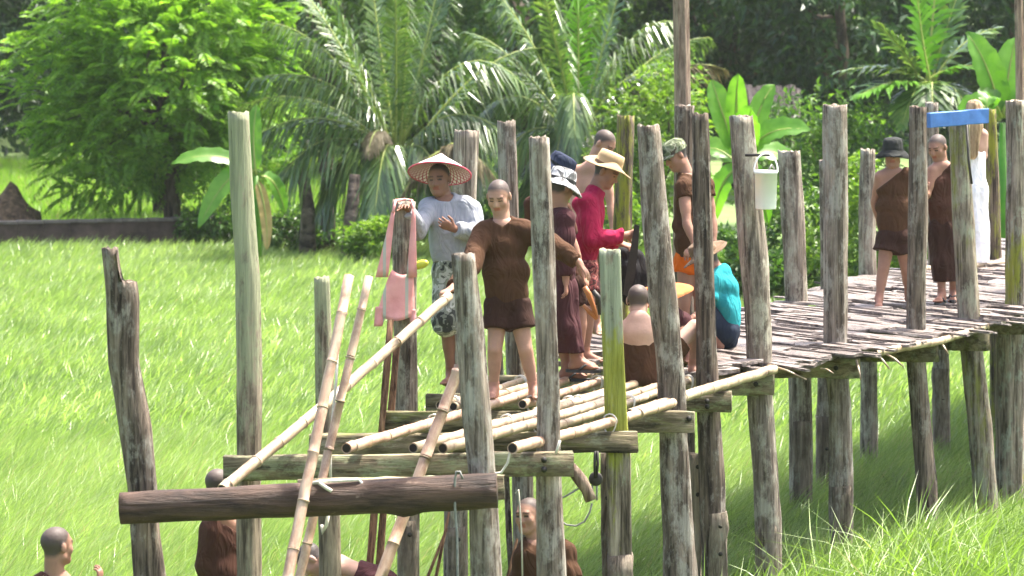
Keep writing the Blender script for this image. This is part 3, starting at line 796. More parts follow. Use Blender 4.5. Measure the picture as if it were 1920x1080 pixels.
def timber(mb, a, b, h, d, seed, up=(0, 0, 1), n=10, rough=0.006, sag=0.0):
    a = np.asarray(a, float); b = np.asarray(b, float); ax = unit(b - a)
    ay = unit(np.cross(up, ax)); az = np.cross(ax, ay); r = np.random.default_rng(seed)
    ch = min(h, d) * 0.09
    sec = [(-d / 2 + ch, -h / 2), (d / 2 - ch, -h / 2), (d / 2, -h / 2 + ch), (d / 2, h / 2 - ch), (d / 2 - ch, h / 2), (-d / 2 + ch, h / 2), (-d / 2, h / 2 - ch), (-d / 2, -h / 2 + ch)]
    V = []; Fq = []; m = 8
    for i in range(n + 1):
        t = i / n; p = lerp(a, b, t) - np.array([0, 0, sag * math.sin(math.pi * t)])
        for (y, z) in sec:
            V.append(p + ay * (y + r.normal() * rough) + az * (z + r.normal() * rough) + ax * (r.normal() * rough if i in (0, n) else 0))
    for i in range(n):
        for k in range(m): Fq.append((i * m + k, i * m + (k + 1) % m, (i + 1) * m + (k + 1) % m, (i + 1) * m + k))
    Fq.append(tuple(range(m))[::-1]); Fq.append(tuple(n * m + k for k in range(m)))
    mb.add(V, Fq)

# near row
post([(868, 476, 44), (880, 600, 50), (892, 760, 56), (903, 880, 52), (908, 960, 56), (912, 1080, 58)], 24.4, 'post_grey', 1)
post([(1010, 257, 38), (1015, 400, 43), (1022, 560, 43), (1028, 740, 42), (1028, 870, 46), (1035, 1080, 58)], 25.8, 'post_grey', 2, label='post with mossy yellow streak on its dark top')
post([(1143, 468, 42), (1149, 650, 42), (1156, 800, 44), (1160, 860, 48), (1163, 1080, 48)], 27.0, 'post_moss_square', 3, square=True, rag=0.003, splice=[(1134, 850, 18, 0.12), (1163, 1040, 58, 0.0)], label='square sawn post covered in yellow green moss')
post([(1215, 235, 42), (1228, 400, 50), (1243, 560, 56), (1258, 700, 52), (1262, 820, 52), (1275, 1080, 64)], 28.3, 'post_grey', 4)
post([(1313, 213, 32), (1315, 350, 36), (1320, 500, 38), (1325, 620, 37), (1328, 760, 44), (1335, 900, 50), (1340, 1080, 48)], 29.6, 'post_dark', 5, splice=[(1303, 850, 26, 0.12), (1345, 960, 44, -0.02)])
post([(1388, 218, 44), (1400, 350, 48), (1414, 500, 50), (1422, 620, 46), (1424, 740, 46), (1436, 900, 50), (1440, 985, 50)], 30.8, 'post_pale', 6, splice=[(1438, 985, 42, 0.0)], label='pale bark post with moss on its upper edge')
post([(1566, 196, 46), (1568, 400, 46), (1566, 560, 46), (1566, 680, 44), (1575, 760, 42), (1577, 900, 46)], 32.5, 'post_grey', 7, splice=[(1576, 910, 42, 0.0)])
post([(1722, 200, 33), (1722, 400, 37), (1718, 560, 36), (1716, 660, 34), (1728, 800, 38), (1738, 905, 40)], 33.7, 'post_dark', 8)
post([(1798, 232, 38), (1806, 400, 40), (1815, 560, 42), (1822, 660, 42), (1838, 800, 46), (1848, 930, 46)], 34.9, 'post_moss', 9, label='leaning post with long green moss streaks')
post([(1903, 188, 36), (1906, 300, 40), (1905, 560, 42), (1896, 640, 54), (1893, 890, 56)], 36.5, 'post_moss_low', 10, label='thick post with moss on its lower half')
post([(2003, 190, 40), (2004, 600, 42), (2005, 800, 44)], 38.0, 'post_grey', 21)
# far row
post([(219, 465, 52), (229, 560, 60), (231, 680, 62), (254, 800, 64), (268, 920, 62), (272, 1000, 60), (281, 1080, 62)], 24.6, 'post_dark', 11, notch=(0.15, 528), groove=1.5, label='crooked dark post with a notched top')
post([(447, 210, 40), (455, 400, 44), (465, 520, 46), (467, 700, 48), (466, 850, 46), (467, 1080, 46)], 25.95, 'post_lichen', 12, rag=0.006, label='tall post covered in pale green lichen')
post([(604, 520, 30), (607, 650, 33), (611, 800, 36), (617, 960, 40), (620, 1080, 42)], 27.3, 'post_lichen', 13)
post([(757, 378, 46), (758, 500, 46), (760, 650, 44), (762, 770, 42), (765, 960, 42)], 28.6, 'post_pale', 14, splice=[(764, 975, 42, -0.02)])
post([(875, 245, 46), (868, 450, 46), (858, 740, 46), (855, 960, 46)], 29.9, 'post_pale', 15, splice=[(855, 985, 44, -0.02)], rag=0.006)
post([(950, 227, 34), (955, 400, 36), (963, 600, 36), (968, 720, 38), (980, 900, 40), (984, 1080, 40)], 31.1, 'post_grey', 16)
post([(1173, 217, 33), (1168, 400, 36), (1162, 600, 36), (1160, 700, 36)], 33.0, 'post_mossy_dark', 17, label='post with bright moss stripe behind the straw hat')
post([(1283, 198, 36), (1284, 400, 36), (1284, 650, 36)], 34.9, 'post_dark', 18)
post([(1480, 283, 42), (1487, 420, 44), (1493, 570, 42), (1499, 700, 42), (1501, 800, 42)], 36.3, 'post_pale', 19, splice=[(1502, 790, 38, -0.03)])
post([(1553, 300, 34), (1555, 420, 34), (1556, 560, 34), (1548, 700, 32), (1547, 780, 32)], 37.6, 'post_grey', 20, splice=[(1545, 780, 36, -0.03)])
post([(1627, 280, 30), (1626, 400, 32), (1627, 525, 32), (1629, 700, 32)], 39.3, 'post_pale', 22)
post([(1747, 192, 24), (1750, 400, 28), (1758, 560, 30), (1765, 680, 32)], 40.5, 'post_grey', 23, splice=[(1763, 690, 34, -0.03)])
post([(1857, 205, 22), (1862, 350, 26), (1866, 495, 24), (1868, 640, 24)], 41.8, 'post_mossy_dark', 24)

def beam(x0, y0, Y0, x1, y1, Y1, hpx, mat, seed, bolts=(), d=0.09, name='cross_beam'):
    """x,y: photo position of the beam's centre line at both ends"""
    a = P(x0, y0, Y0); b_ = P(x1, y1, Y1); h = hpx * Y1 / F
    mb = MB(); timber(mb, a, b_, h, d, seed, n=14, rough=0.004)
    o = part(name, mb.v, mb.f, M[mat], bridge)
    for (bx, by) in bolts:
        t = (bx - x0) / (x1 - x0); Yb = Y0 + (Y1 - Y0) * t - d / 2
        q = P(bx, by, Yb)
        mb = MB(); mb.tube([q + np.array([0, 0.02, 0]), q - np.array([0, 0.022, 0])], 0.021, 8); part('bolt', mb.v, mb.f, M['iron'], o)
    return o

# bent 1: the new log on the camera side, sawn beam behind
V = []; Fq = []; n, seg = 40, 18
a = P(226, 953, 24.2); b_ = P(932, 920, 24.1)
ax = unit(b_ - a); ay = unit(np.cross((0, 0, 1), ax)); az = np.cross(ax, ay)
for i in range(n + 1):
    t = i / n; p = lerp(a, b_, t); R = 0.103 + 0.012 * t
    for k in range(seg):
        w = 2 * math.pi * k / seg
        q = R * (1 + 0.05 * mnoise.noise(Vector((t * 9, math.cos(w) * 1.5, math.sin(w) * 1.5))))
        z = q * math.sin(w)
        if z < 0: z *= 1 + 0.30 * math.exp(-((t - 0.755) / 0.035) ** 2)
        V.append(p + ay * q * math.cos(w) * 0.85 + az * z)
for i in range(n):
    for k in range(seg): Fq.append((i * seg + k, i * seg + (k + 1) % seg, (i + 1) * seg + (k + 1) % seg, (i + 1) * seg + k))
Fq.append(tuple(range(seg))[::-1]); Fq.append(tuple(n * seg + k for k in range(seg)))
lg = part('log_beam', V, Fq, M['log'], bridge); lg['label'] = 'new dark brown round log beam'
beam(560, 922, 24.62, 945, 914, 24.58, 46, 'beam', 41)
beam(420, 878, 25.72, 1075, 870, 25.62, 46, 'beam', 42, [(1020, 862), (1020, 880)])
beam(580, 834, 26.95, 1195, 828, 26.9, 40, 'beam_moss', 43)
beam(716, 791, 28.3, 1302, 791, 28.12, 40, 'beam_moss', 44, [(1292, 785)])
beam(800, 757, 29.75, 1372, 753, 29.45, 38, 'beam', 45, [(1326, 752), (1326, 762)])
beam(905, 722, 31.0, 1452, 722, 30.62, 38, 'beam', 46, [(1417, 720)])
beam(1100, 690, 32.8, 1612, 690, 32.1, 36, 'beam', 47, [(1567, 690)])
beam(1230, 655, 34.7, 1756, 662, 33.3, 34, 'beam_moss', 48)
beam(1425, 628, 36.2, 1852, 641, 34.5, 34, 'beam_moss', 49)
beam(1500, 600, 37.5, 1945, 612, 36.1, 32, 'beam_moss', 50)
beam(1575, 570, 39.2, 2040, 585, 37.6, 32, 'beam', 51)
beam(1690, 548, 40.5, 2130, 560, 39.3, 30, 'beam', 52)

# deck of split wood: near edge and far edge in plan
near_e = np.array([(2.02, 30.6), (2.15, 30.78), (3.13, 32.2), (4.40, 34.6), (4.98, 36.1), (6.9, 40.6), (8.4, 44.6)])
far_e = np.array([(0.55, 32.0), (0.75, 32.35), (1.55, 34.0), (2.65, 36.25), (3.35, 38.3), (4.85, 41.9), (6.5, 46.3)])
def along(pl, t):
    d = np.concatenate([[0], np.cumsum(np.linalg.norm(np.diff(pl, axis=0), axis=1))]); s = t * d[-1]
    return np.array([np.interp(s, d, pl[:, 0]), np.interp(s, d, pl[:, 1])])
# plank shapes (length 1 along x, width 1 along y, thickness 1 along z)
def plank_mesh(i):
    r = np.random.default_rng(500 + i); V = []; n = 5
    for j in range(n + 1):
        t = j / n - 0.5; wv = r.uniform(0.82, 1.05); dy = r.normal(0, 0.07); dz = r.normal(0, 0.12)
        e = r.normal(0, 0.02) if j in (0, n) else 0
        for (y, z) in ((-0.5, -0.45), (0.5, -0.45), (0.46, 0.38), (0.1, 0.55), (-0.44, 0.4)):
            V.append((t + e + (0.02 * r.normal() if j in (0, n) else 0), y * wv + dy, z + dz))
    Fq = [(j * 5 + k, j * 5 + (k + 1) % 5, (j + 1) * 5 + (k + 1) % 5, (j + 1) * 5 + k) for j in range(n) for k in range(5)]
    Fq += [tuple(range(5))[::-1], tuple(n * 5 + k for k in range(5))]
    me = mesh_np('plank', V, Fq, False); me.materials.append(M['plank_dark'] if i in (5, 7) else M['plank'])
    return me
PL = [plank_mesh(i) for i in range(8)]
r = np.random.default_rng(21)
rows = 66; cnt = 0
boff = np.array(bridge.location)
for i in range(rows):
    t = (i / (rows - 1)) ** 1.08
    a = along(near_e, t); b_ = along(far_e, t)
    A3 = np.array([a[0], a[1], 2.035]); B3 = np.array([b_[0], b_[1], 2.095])
    u = unit(B3 - A3); A3 = A3 - u * r.uniform(-0.08, 0.12); B3 = B3 + u * r.uniform(-0.1, 0.12)
    cuts = [0.0] + sorted([r.uniform(0.1, 0.28), r.uniform(0.35, 0.6), r.uniform(0.68, 0.9)] if r.uniform() < 0.7 else [r.uniform(0.2, 0.42), r.uniform(0.55, 0.8)]) + [1.0]
    for j in range(len(cuts) - 1):
        if cnt >= 299: break
        p = lerp(A3, B3, cuts[j] - 0.02); q = lerp(A3, B3, cuts[j + 1] + 0.02); c = (p + q) / 2
        L = np.linalg.norm(q - p); skew = r.normal(0, 0.06)
        ang = math.atan2(u[1], u[0]) + skew
        me = PL[int(r.integers(8))]
        o = D.objects.new('plank', me); COL.objects.link(o); o.parent = bridge
        w = r.uniform(0.15, 0.27) * (1.0 + 0.25 * t)
        o.location = tuple(c - boff + np.array([0, r.normal(0, 0.04), 0.022 * (j % 2) + r.uniform(-0.012, 0.03)]))
        o.rotation_euler = (r.normal(0, 0.09), -math.asin(u[2]) + r.normal(0, 0.016), ang)
        o.scale = (L, w, r.uniform(0.022, 0.04)); cnt += 1
# thin loose slats lying on the planks, too many to pick apart
VS = []; FS = []
for i in range(620):
    t = r.uniform(0, 0.93) ** 1.05; a = along(near_e, t); b_ = along(far_e, t); sp = r.uniform(0.0, 0.95)
    A3 = np.array([a[0], a[1], 2.035]); B3 = np.array([b_[0], b_[1], 2.095]); u = unit(B3 - A3); L_ = r.uniform(0.25, 0.9)
    c = lerp(A3, B3, sp) + np.array([0, 0, r.uniform(0.012, 0.05)]); mb = MB()
    mb.box(c, L_, r.uniform(0.03, 0.085), r.uniform(0.012, 0.024), u + np.array([r.normal(0, .07), r.normal(0, .07), r.normal(0, 0.012)]), (r.normal(0, .12), r.normal(0, .12), 1), 0.004)
    n0 = len(VS); VS += mb.v; FS += [tuple(k + n0 for k in q) for q in mb.f]
sl = part('slats', VS, FS, M['plank'], bridge, False); sl['kind'] = 'stuff'
# stringers under the deck and bamboo edge rails
for s_, tcol in ((0.12, 'beam'), (0.5, 'beam'), (0.86, 'beam')):
    pts = [np.append(lerp(along(near_e, t), along(far_e, t), s_), 1.995 + 0.05 * s_) for t in np.linspace(0, 1, 12)]
    mb = MB(); mb.tube(pts, 0.042, 8); part('stringer', mb.v, mb.f, M['plank_dark'], bridge)

def bamboo_geo(pts, r0, r1, seed, seg=12, node_gap=0.32):
    """cane with plugged ends and swollen nodes; pts world polyline"""
    pts = [np.asarray(p, float) for p in pts]
    d = np.concatenate([[0], np.cumsum([np.linalg.norm(pts[i + 1] - pts[i]) for i in range(len(pts) - 1)])])
    Ltot = d[-1]; rr = np.random.default_rng(seed)
    S = list(np.linspace(0, Ltot, max(6, int(Ltot / 0.14))))
    nodes = []; s = rr.uniform(0.05, node_gap)
    while s < Ltot: nodes.append(s); s += node_gap * rr.uniform(0.85, 1.15)
    for q in nodes: S += [q - 0.012, q - 0.004, q + 0.004, q + 0.012]
    S = sorted(x for x in S if 0 <= x <= Ltot)
    def at(s): return np.array([np.interp(s, d, [p[k] for p in pts]) for k in range(3)])
    C = []; R = []
    for x in S:
        q = at(x); k = rr.normal(size=3) * 0.0015; C.append(q + k)
        bulge = 0.0035 * (1 if any(abs(x - n_) < 0.006 for n_ in nodes) else 0)
        R.append(r0 + (r1 - r0) * x / Ltot + bulge)
    mb = MB(); mb.tube(C, R, seg, cap=False)
    # rim and bore at both ends: a solid dark plug paints the shade inside
    ends = []
    for e, inn in ((0, 1), (len(C) - 1, -1)):
        t = unit(C[e + inn] - C[e])
        mbi = MB(); mbi.tube([C[e] - t * 0.001, C[e] + t * 0.10], [R[e] * 0.8, R[e] * 0.78], seg, cap=True)
        ends.append(mbi)
        k0 = e * seg; n0 = len(mb.v)
        ring = [np.array(mb.v[k0 + k]) for k in range(seg)]
        mb.add([lerp(q, C[e], 0.2) for q in ring], [])
        for k in range(seg): mb.f.append((k0 + k, k0 + (k + 1) % seg, n0 + (k + 1) % seg, n0 + k))
    rings = []
    for q in nodes:
        t = unit(at(min(Ltot, q + .01)) - at(max(0, q - .01))); rad = r0 + (r1 - r0) * q / Ltot + 0.0022
        g = MB(); g.tube([at(q) - t * 0.004, at(q) + t * 0.004], rad + 0.002, seg, cap=True); rings.append(g)
    return mb, ends, rings

def bamboo(pts, r0, r1, seed, label, mat='bamboo', group=None, cat='bamboo pole', sag=0.0):
    if len(pts) == 2 and sag:
        pts = [lerp(pts[0], pts[1], t) - np.array([0, 0, sag * math.sin(math.pi * t)]) for t in np.linspace(0, 1, 7)]
    mb, ends, rings = bamboo_geo(pts, r0, r1, seed)
    low = min(pts, key=lambda p: p[2])
    ax = unit(pts[-1] - pts[0])
    # object frame with x along the cane so the grain runs with it
    ay = unit(np.cross((0.1, 0.2, 1.0), ax)); az = np.cross(ax, ay); R3 = np.stack([ax, ay, az], 1)
    o = D.objects.new('bamboo_pole', None); COL.objects.link(o)
    o.matrix_world = Matrix(((*R3[0], low[0]), (*R3[1], low[1]), (*R3[2], low[2]), (0, 0, 0, 1)))
    loc = lambda V: (np.asarray(V) - low) @ R3
    obj('cane', mesh_np('cane', loc(mb.v), mb.f), M[mat], o)
    for e in ends: obj('bore_shade', mesh_np('bore_shade', loc(e.v), e.f, False), M['end_shade'], o)
    for g in rings: obj('node_ring', mesh_np('node_ring', loc(g.v), g.f), M['bamboo_ring'], o)
    tag(o, label, cat, group)
    return o

def deckpt(x, y, Z):
    Y = F * (CAMH - Z) / (y - HOR); return P(x, y, Y)
LJ = 'pale bamboo pole laid lengthwise over the bare cross beams'; GJ = 'bamboo poles laid over the bare cross beams'
joists = [((650, 840), (1120, 694), 0.041), ((775, 840), (1215, 712), 0.039), ((830, 841), (1255, 718), 0.040), ((960, 841), (1262, 755), 0.042),
          ((825, 760), (1015, 702), 0.036), ((850, 763), (1098, 690), 0.037), ((980, 758), (1190, 692), 0.038), ((905, 800), (1190, 722), 0.034), ((1040, 800), (1300, 710), 0.035), ((890, 820), (1150, 745), 0.030), ((1000, 772), (1240, 700), 0.032)]
for i, (a, b_, rr) in enumerate(joists):
    za = 2.045 + 0.01 * (i % 2)
    bamboo([deckpt(a[0], a[1], za), deckpt(b_[0], b_[1], za + 0.01)], rr * 0.92, rr * 0.8, 600 + i, LJ, 'bamboo' if i % 3 else 'bamboo_pink', GJ, sag=0.012)
for i, (a, b_, rr) in enumerate(joists):
    for Yb in ((26.92,) if i < 4 else (28.2, 29.6)):
        p, q = deckpt(a[0], a[1], 2.05), deckpt(b_[0], b_[1], 2.06); t = (Yb - p[1]) / (q[1] - p[1])
        if not 0.03 < t < 0.97: continue
        c = lerp(p, q, t); ax = unit(q - p); s1 = unit(np.cross(ax, (0, 0, 1))); mb = MB()
        pts = []
        for w in np.linspace(0, 2 * math.pi * 2.6, 40):
            zz = math.sin(w); pts.append(c + ax * (0.02 * math.sin(w * 0.37 + i) + 0.006 * w / 6) + s1 * math.cos(w) * (rr + 0.008) + np.array([0, 0, zz * (rr + 0.006) if zz > 0 else zz * (rr + 0.05)]))
        mb.tube(pts, 0.0055, 5)
        tag(solo('rope_lashing', mb.v, mb.f, M['rope']), 'thin rope lashing wound round a bamboo pole where it crosses a beam', 'lashing', 'lashings on the bamboo poles')
bamboo([deckpt(1180, 778, 2.04), deckpt(1300, 738, 2.045), deckpt(1452, 692, 2.05)], 0.042, 0.040, 620, 'pale bamboo edge pole running up to the first deck boards')
bamboo([deckpt(1255, 724, 2.05), deckpt(1400, 678, 2.06)], 0.036, 0.033, 621, 'bamboo pole tucked between two near posts under deck boards')
bamboo([deckpt(1640, 662, 2.03), deckpt(1760, 640, 2.03), deckpt(1850, 612, 2.03)], 0.034, 0.03, 622, 'bamboo edge pole under the board ends of the finished deck')
bamboo([deckpt(1690, 508, 2.13), deckpt(1890, 492, 2.13)], 0.035, 0.03, 623, 'bamboo rail lying along the far deck edge behind walkers')

# leaning bamboo
def gpt(x, y, Y, x2, y2, Y2):
    """run the pixel line on down to the ground"""
    a = P(x, y, Y); b_ = P(x2, y2, Y2); t = (0.0 - a[2]) / (b_[2] - a[2]); return a, lerp(a, b_, t)
a, g = gpt(655, 517, 24.6, 540, 1080, 23.75)
bamboo([g, a], 0.040, 0.033, 630, 'long peeled bamboo leaning in front of the brown log', 'bamboo_pink')
a, g = gpt(692, 518, 25.35, 562, 1080, 24.9)
bamboo([g, a], 0.034, 0.028, 631, 'slim bamboo leaning between the brown log and the sawn beam', 'bamboo_pink')
a, g = gpt(862, 685, 25.45, 715, 1080, 24.95)
bamboo([g, a], 0.044, 0.038, 632, 'thick bamboo leaning behind the log below the bamboo joists', 'bamboo_pink')
HELD_A, HELD_B = P(416, 918, 24.95), P(842, 554, 27.35)
bamboo([HELD_A, HELD_B], 0.040, 0.035, 633, 'long pale bamboo pole held slanting by the brown shirted man', 'bamboo', sag=0.02)
for i, (x0, y0, x1, y1, Y) in enumerate(((733, 600, 692, 1075, 28.35), (744, 640, 716, 1000, 28.45))):
    a, g = gpt(x0, y0, Y, x1, y1, Y - 0.25)
    mb = MB(); timber(mb, a, g, 0.07 - 0.02 * i, 0.05, 660 + i, up=(0, 1, 0), n=10, rough=0.003)
    o = solo('split_timber', mb.v, mb.f, M['split_brown'], g)
    tag(o, ('wide', 'narrow')[i] + ' reddish brown split timber leaning on the post with pink bag', 'timber')
a, g = gpt(933, 600, 31.3, 940, 730, 31.3)
mb = MB(); timber(mb, a, g, 0.075, 0.05, 665, up=(0, 1, 0), n=8, rough=0.003)
tag(solo('dark_board', mb.v, mb.f, M['post_dark'], g), 'narrow dark board standing against the post behind the brown shirted man', 'board')

# ------------------------------------------------------------------ people (smooth implicit bodies -> one skin mesh each)
class Field:
    def __init__(s, lo, hi, h):
        lo = np.asarray(lo, float) - 2 * h; n = np.ceil((np.asarray(hi, float) + 2 * h - lo) / h).astype(int) + 1
        s.lo = lo; s.h = h; s.n = n
        s.ax = [(lo[i] + h * np.arange(n[i])).astype(np.float32) for i in range(3)]
        s.D = np.full(tuple(n), 1.0, np.float32)
    def sub(s, lo, hi):
        a = np.clip(np.floor((lo - s.lo) / s.h).astype(int), 0, s.n); b = np.clip(np.ceil((hi - s.lo) / s.h).astype(int) + 1, 0, s.n)
        if np.any(b <= a): return None
        sl = tuple(slice(a[i], b[i]) for i in range(3))
        g = (s.ax[0][sl[0]][:, None, None], s.ax[1][sl[1]][None, :, None], s.ax[2][sl[2]][None, None, :])
        return sl, g
    def _u(s, sl, d, k, op):
        D0 = s.D[sl]
        if op == 'u':
            if k > 0:
                h = np.clip(0.5 + 0.5 * (D0 - d) / k, 0, 1); s.D[sl] = D0 + (d - D0) * h - k * h * (1 - h)
            else: s.D[sl] = np.minimum(D0, d)
        else:
            nd = -d; h = np.clip(0.5 - 0.5 * (D0 - nd) / k, 0, 1); s.D[sl] = D0 + (nd - D0) * h + k * h * (1 - h)
    def cone(s, a, b, ra, rb, k=0.02, flat=None, op='u', cut=False, cuta=False):
        a = np.asarray(a, float); b = np.asarray(b, float)
        m = max(ra, rb) * 1.02 + k + 0.03
        r_ = s.sub(np.minimum(a, b) - m, np.maximum(a, b) + m)
        if r_ is None: return
        sl, (X, Yv, Z) = r_
        ab = b - a; L2 = max(float(ab @ ab), 1e-9)
        px, py, pz = X - a[0], Yv - a[1], Z - a[2]
        tt = (px * ab[0] + py * ab[1] + pz * ab[2]) / L2
        t = np.clip(tt, 0, 1)
        vx, vy, vz = px - t * ab[0], py - t * ab[1], pz - t * ab[2]
        if flat is not None:
            n, f = flat; c = (vx * n[0] + vy * n[1] + vz * n[2]) * (1 / f - 1)
            vx, vy, vz = vx + n[0] * c, vy + n[1] * c, vz + n[2] * c
        d = np.sqrt(vx * vx + vy * vy + vz * vz) - (ra + (rb - ra) * t)
        if cut: d = np.maximum(d, (tt - 1) * math.sqrt(L2))
        if cuta: d = np.maximum(d, -tt * math.sqrt(L2))
        s._u(sl, d.astype(np.float32), k, op)
    def ell(s, c, rad, B, k=0.02, op='u'):
        c = np.asarray(c, float); m = max(rad) + k + 0.03
        r_ = s.sub(c - m, c + m)
        if r_ is None: return
        sl, (X, Yv, Z) = r_
        px, py, pz = X - c[0], Yv - c[1], Z - c[2]; q = 0
        for i in range(3):
            e = (px * B[i][0] + py * B[i][1] + pz * B[i][2]) / rad[i]; q = q + e * e
        d = (np.sqrt(q) - 1) * min(rad)
        s._u(sl, d.astype(np.float32), k, op)
    def plane(s, p, n):
        """keep the side where (x-p).n < 0"""
        X, Yv, Z = s.ax[0][:, None, None], s.ax[1][None, :, None], s.ax[2][None, None, :]
        s.D = np.maximum(s.D, ((X - p[0]) * n[0] + (Yv - p[1]) * n[1] + (Z - p[2]) * n[2]).astype(np.float32))
    def fold(s, amp, ph, kind='cloth'):
        X, Yv, Z = s.ax[0][:, None, None], s.ax[1][None, :, None], s.ax[2][None, None, :]
        if kind == 'drape':
            w = np.sin(34 * X + 3.0 * np.sin(4 * Z + ph) + ph) * np.cos(29 * Yv + 1.5 * np.sin(3 * Z)) + 0.5 * np.sin(61 * X + 40 * Yv + 2 * np.sin(5 * Z))
        else:
            w = (1 - 2 * np.abs(np.sin(8 * X + 11 * Z + 4 * Yv + 1.6 * np.sin(7 * Z - 6 * X + ph) + ph))) * (0.6 + 0.4 * np.sin(9 * Z + ph)) + 0.8 * (1 - 2 * np.abs(np.sin(-13 * X + 9 * Z + 6 * Yv + 1.9 * np.sin(8 * X + 5 * Z + ph)))) * (0.5 + 0.5 * np.sin(7 * X - 5 * Z + ph))
        s.D = s.D + (amp * w).astype(np.float32)
    def mesh(s):
        Dm = s.D; S = Dm < 0
        nx, ny, nz = [v - 1 for v in Dm.shape]
        cnt = np.zeros((nx, ny, nz), np.int8)
        offs = [(i, j, k) for i in (0, 1) for j in (0, 1) for k in (0, 1)]
        for (i, j, k) in offs: cnt += S[i:i + nx, j:j + ny, k:k + nz]
        act = (cnt > 0) & (cnt < 8)
        I = np.argwhere(act)
        if len(I) == 0: return np.zeros((0, 3)), np.zeros((0, 4), int)
        idx = np.full((nx, ny, nz), -1, np.int32); idx[act] = np.arange(len(I))
        val = {o: Dm[I[:, 0] + o[0], I[:, 1] + o[1], I[:, 2] + o[2]] for o in offs}
        acc = np.zeros((len(I), 3)); num = np.zeros(len(I))
        for o in offs:
            for ax in range(3):
                if o[ax]: continue
                q = list(o); q[ax] = 1; q = tuple(q)
                a, b = val[o], val[q]; cr = (a < 0) != (b < 0)
                t = np.where(cr, a / np.where(cr, a - b, 1), 0)
                p = np.array(o, float)[None] + 0 * acc; p[:, ax] = t
                acc += p * cr[:, None]; num += cr
        Vv = s.lo + (I + acc / num[:, None]) * s.h
        Q = []
        for ax in range(3):
            o1, o2 = [(1, 2), (2, 0), (0, 1)][ax]
            sh = list(Dm.shape)
            sA = [slice(None)] * 3; sB = [slice(None)] * 3
            sA[ax] = slice(0, sh[ax] - 1); sB[ax] = slice(1, sh[ax])
            a = S[tuple(sA)]; b = S[tuple(sB)]
            E = np.argwhere(a != b)
            E = E[(E[:, o1] > 0) & (E[:, o2] > 0) & (E[:, o1] < sh[o1] - 1) & (E[:, o2] < sh[o2] - 1)]
            sg = a[tuple(E.T)]
            def g(d1, d2):
                e = E.copy(); e[:, o1] += d1; e[:, o2] += d2; return idx[tuple(e.T)]
            q = np.stack([g(-1, -1), g(0, -1), g(0, 0), g(-1, 0)], 1)
            q[~sg] = q[~sg][:, ::-1]; Q.append(q)
        Q = np.concatenate(Q); Q = Q[(Q >= 0).all(1)]
        return Vv, Q

def relax(v, f, it=1, w=0.5):
    for _ in range(it):
        s = np.zeros_like(v); n = np.zeros(len(v))
        for a, b in ((0, 1), (1, 2), (2, 3), (3, 0)):
            np.add.at(s, f[:, a], v[f[:, b]]); np.add.at(s, f[:, b], v[f[:, a]])
            np.add.at(n, f[:, a], 1); np.add.at(n, f[:, b], 1)
        v = v * (1 - w) + w * s / np.maximum(n, 1)[:, None]
    return v

m, nt, b = newmat('skin')
at = node(nt, 'ShaderNodeVertexColor', layer_name='Col')
n1 = node(nt, 'ShaderNodeTexNoise', {'Vector': coords(nt), 'Scale': 9.0, 'Detail': 5.0}).outputs[0]
cc_ = mixc(nt, 1.0, at.outputs[0], ramp(nt, n1, [(0.3, (0.86, 0.82, 0.80)), (0.7, (1.1, 1.08, 1.06))]), 'MULTIPLY')
nt.links.new(cc_, b.inputs['Base Color']); b.inputs['Roughness'].default_value = 0.6; b.inputs['Specular IOR Level'].default_value = 0.3
bump(nt, b, node(nt, 'ShaderNodeTexNoise', {'Vector': coords(nt), 'Scale': 60.0, 'Detail': 3.0}).outputs[0], 0.004, 0.5)
M['skin'] = m

SKIN = {'tan': (0.30, 0.165, 0.115), 'light': (0.37, 0.215, 0.155), 'dark': (0.20, 0.105, 0.068), 'pale': (0.47, 0.30, 0.235)}
STUB = np.array((0.052, 0.044, 0.041))

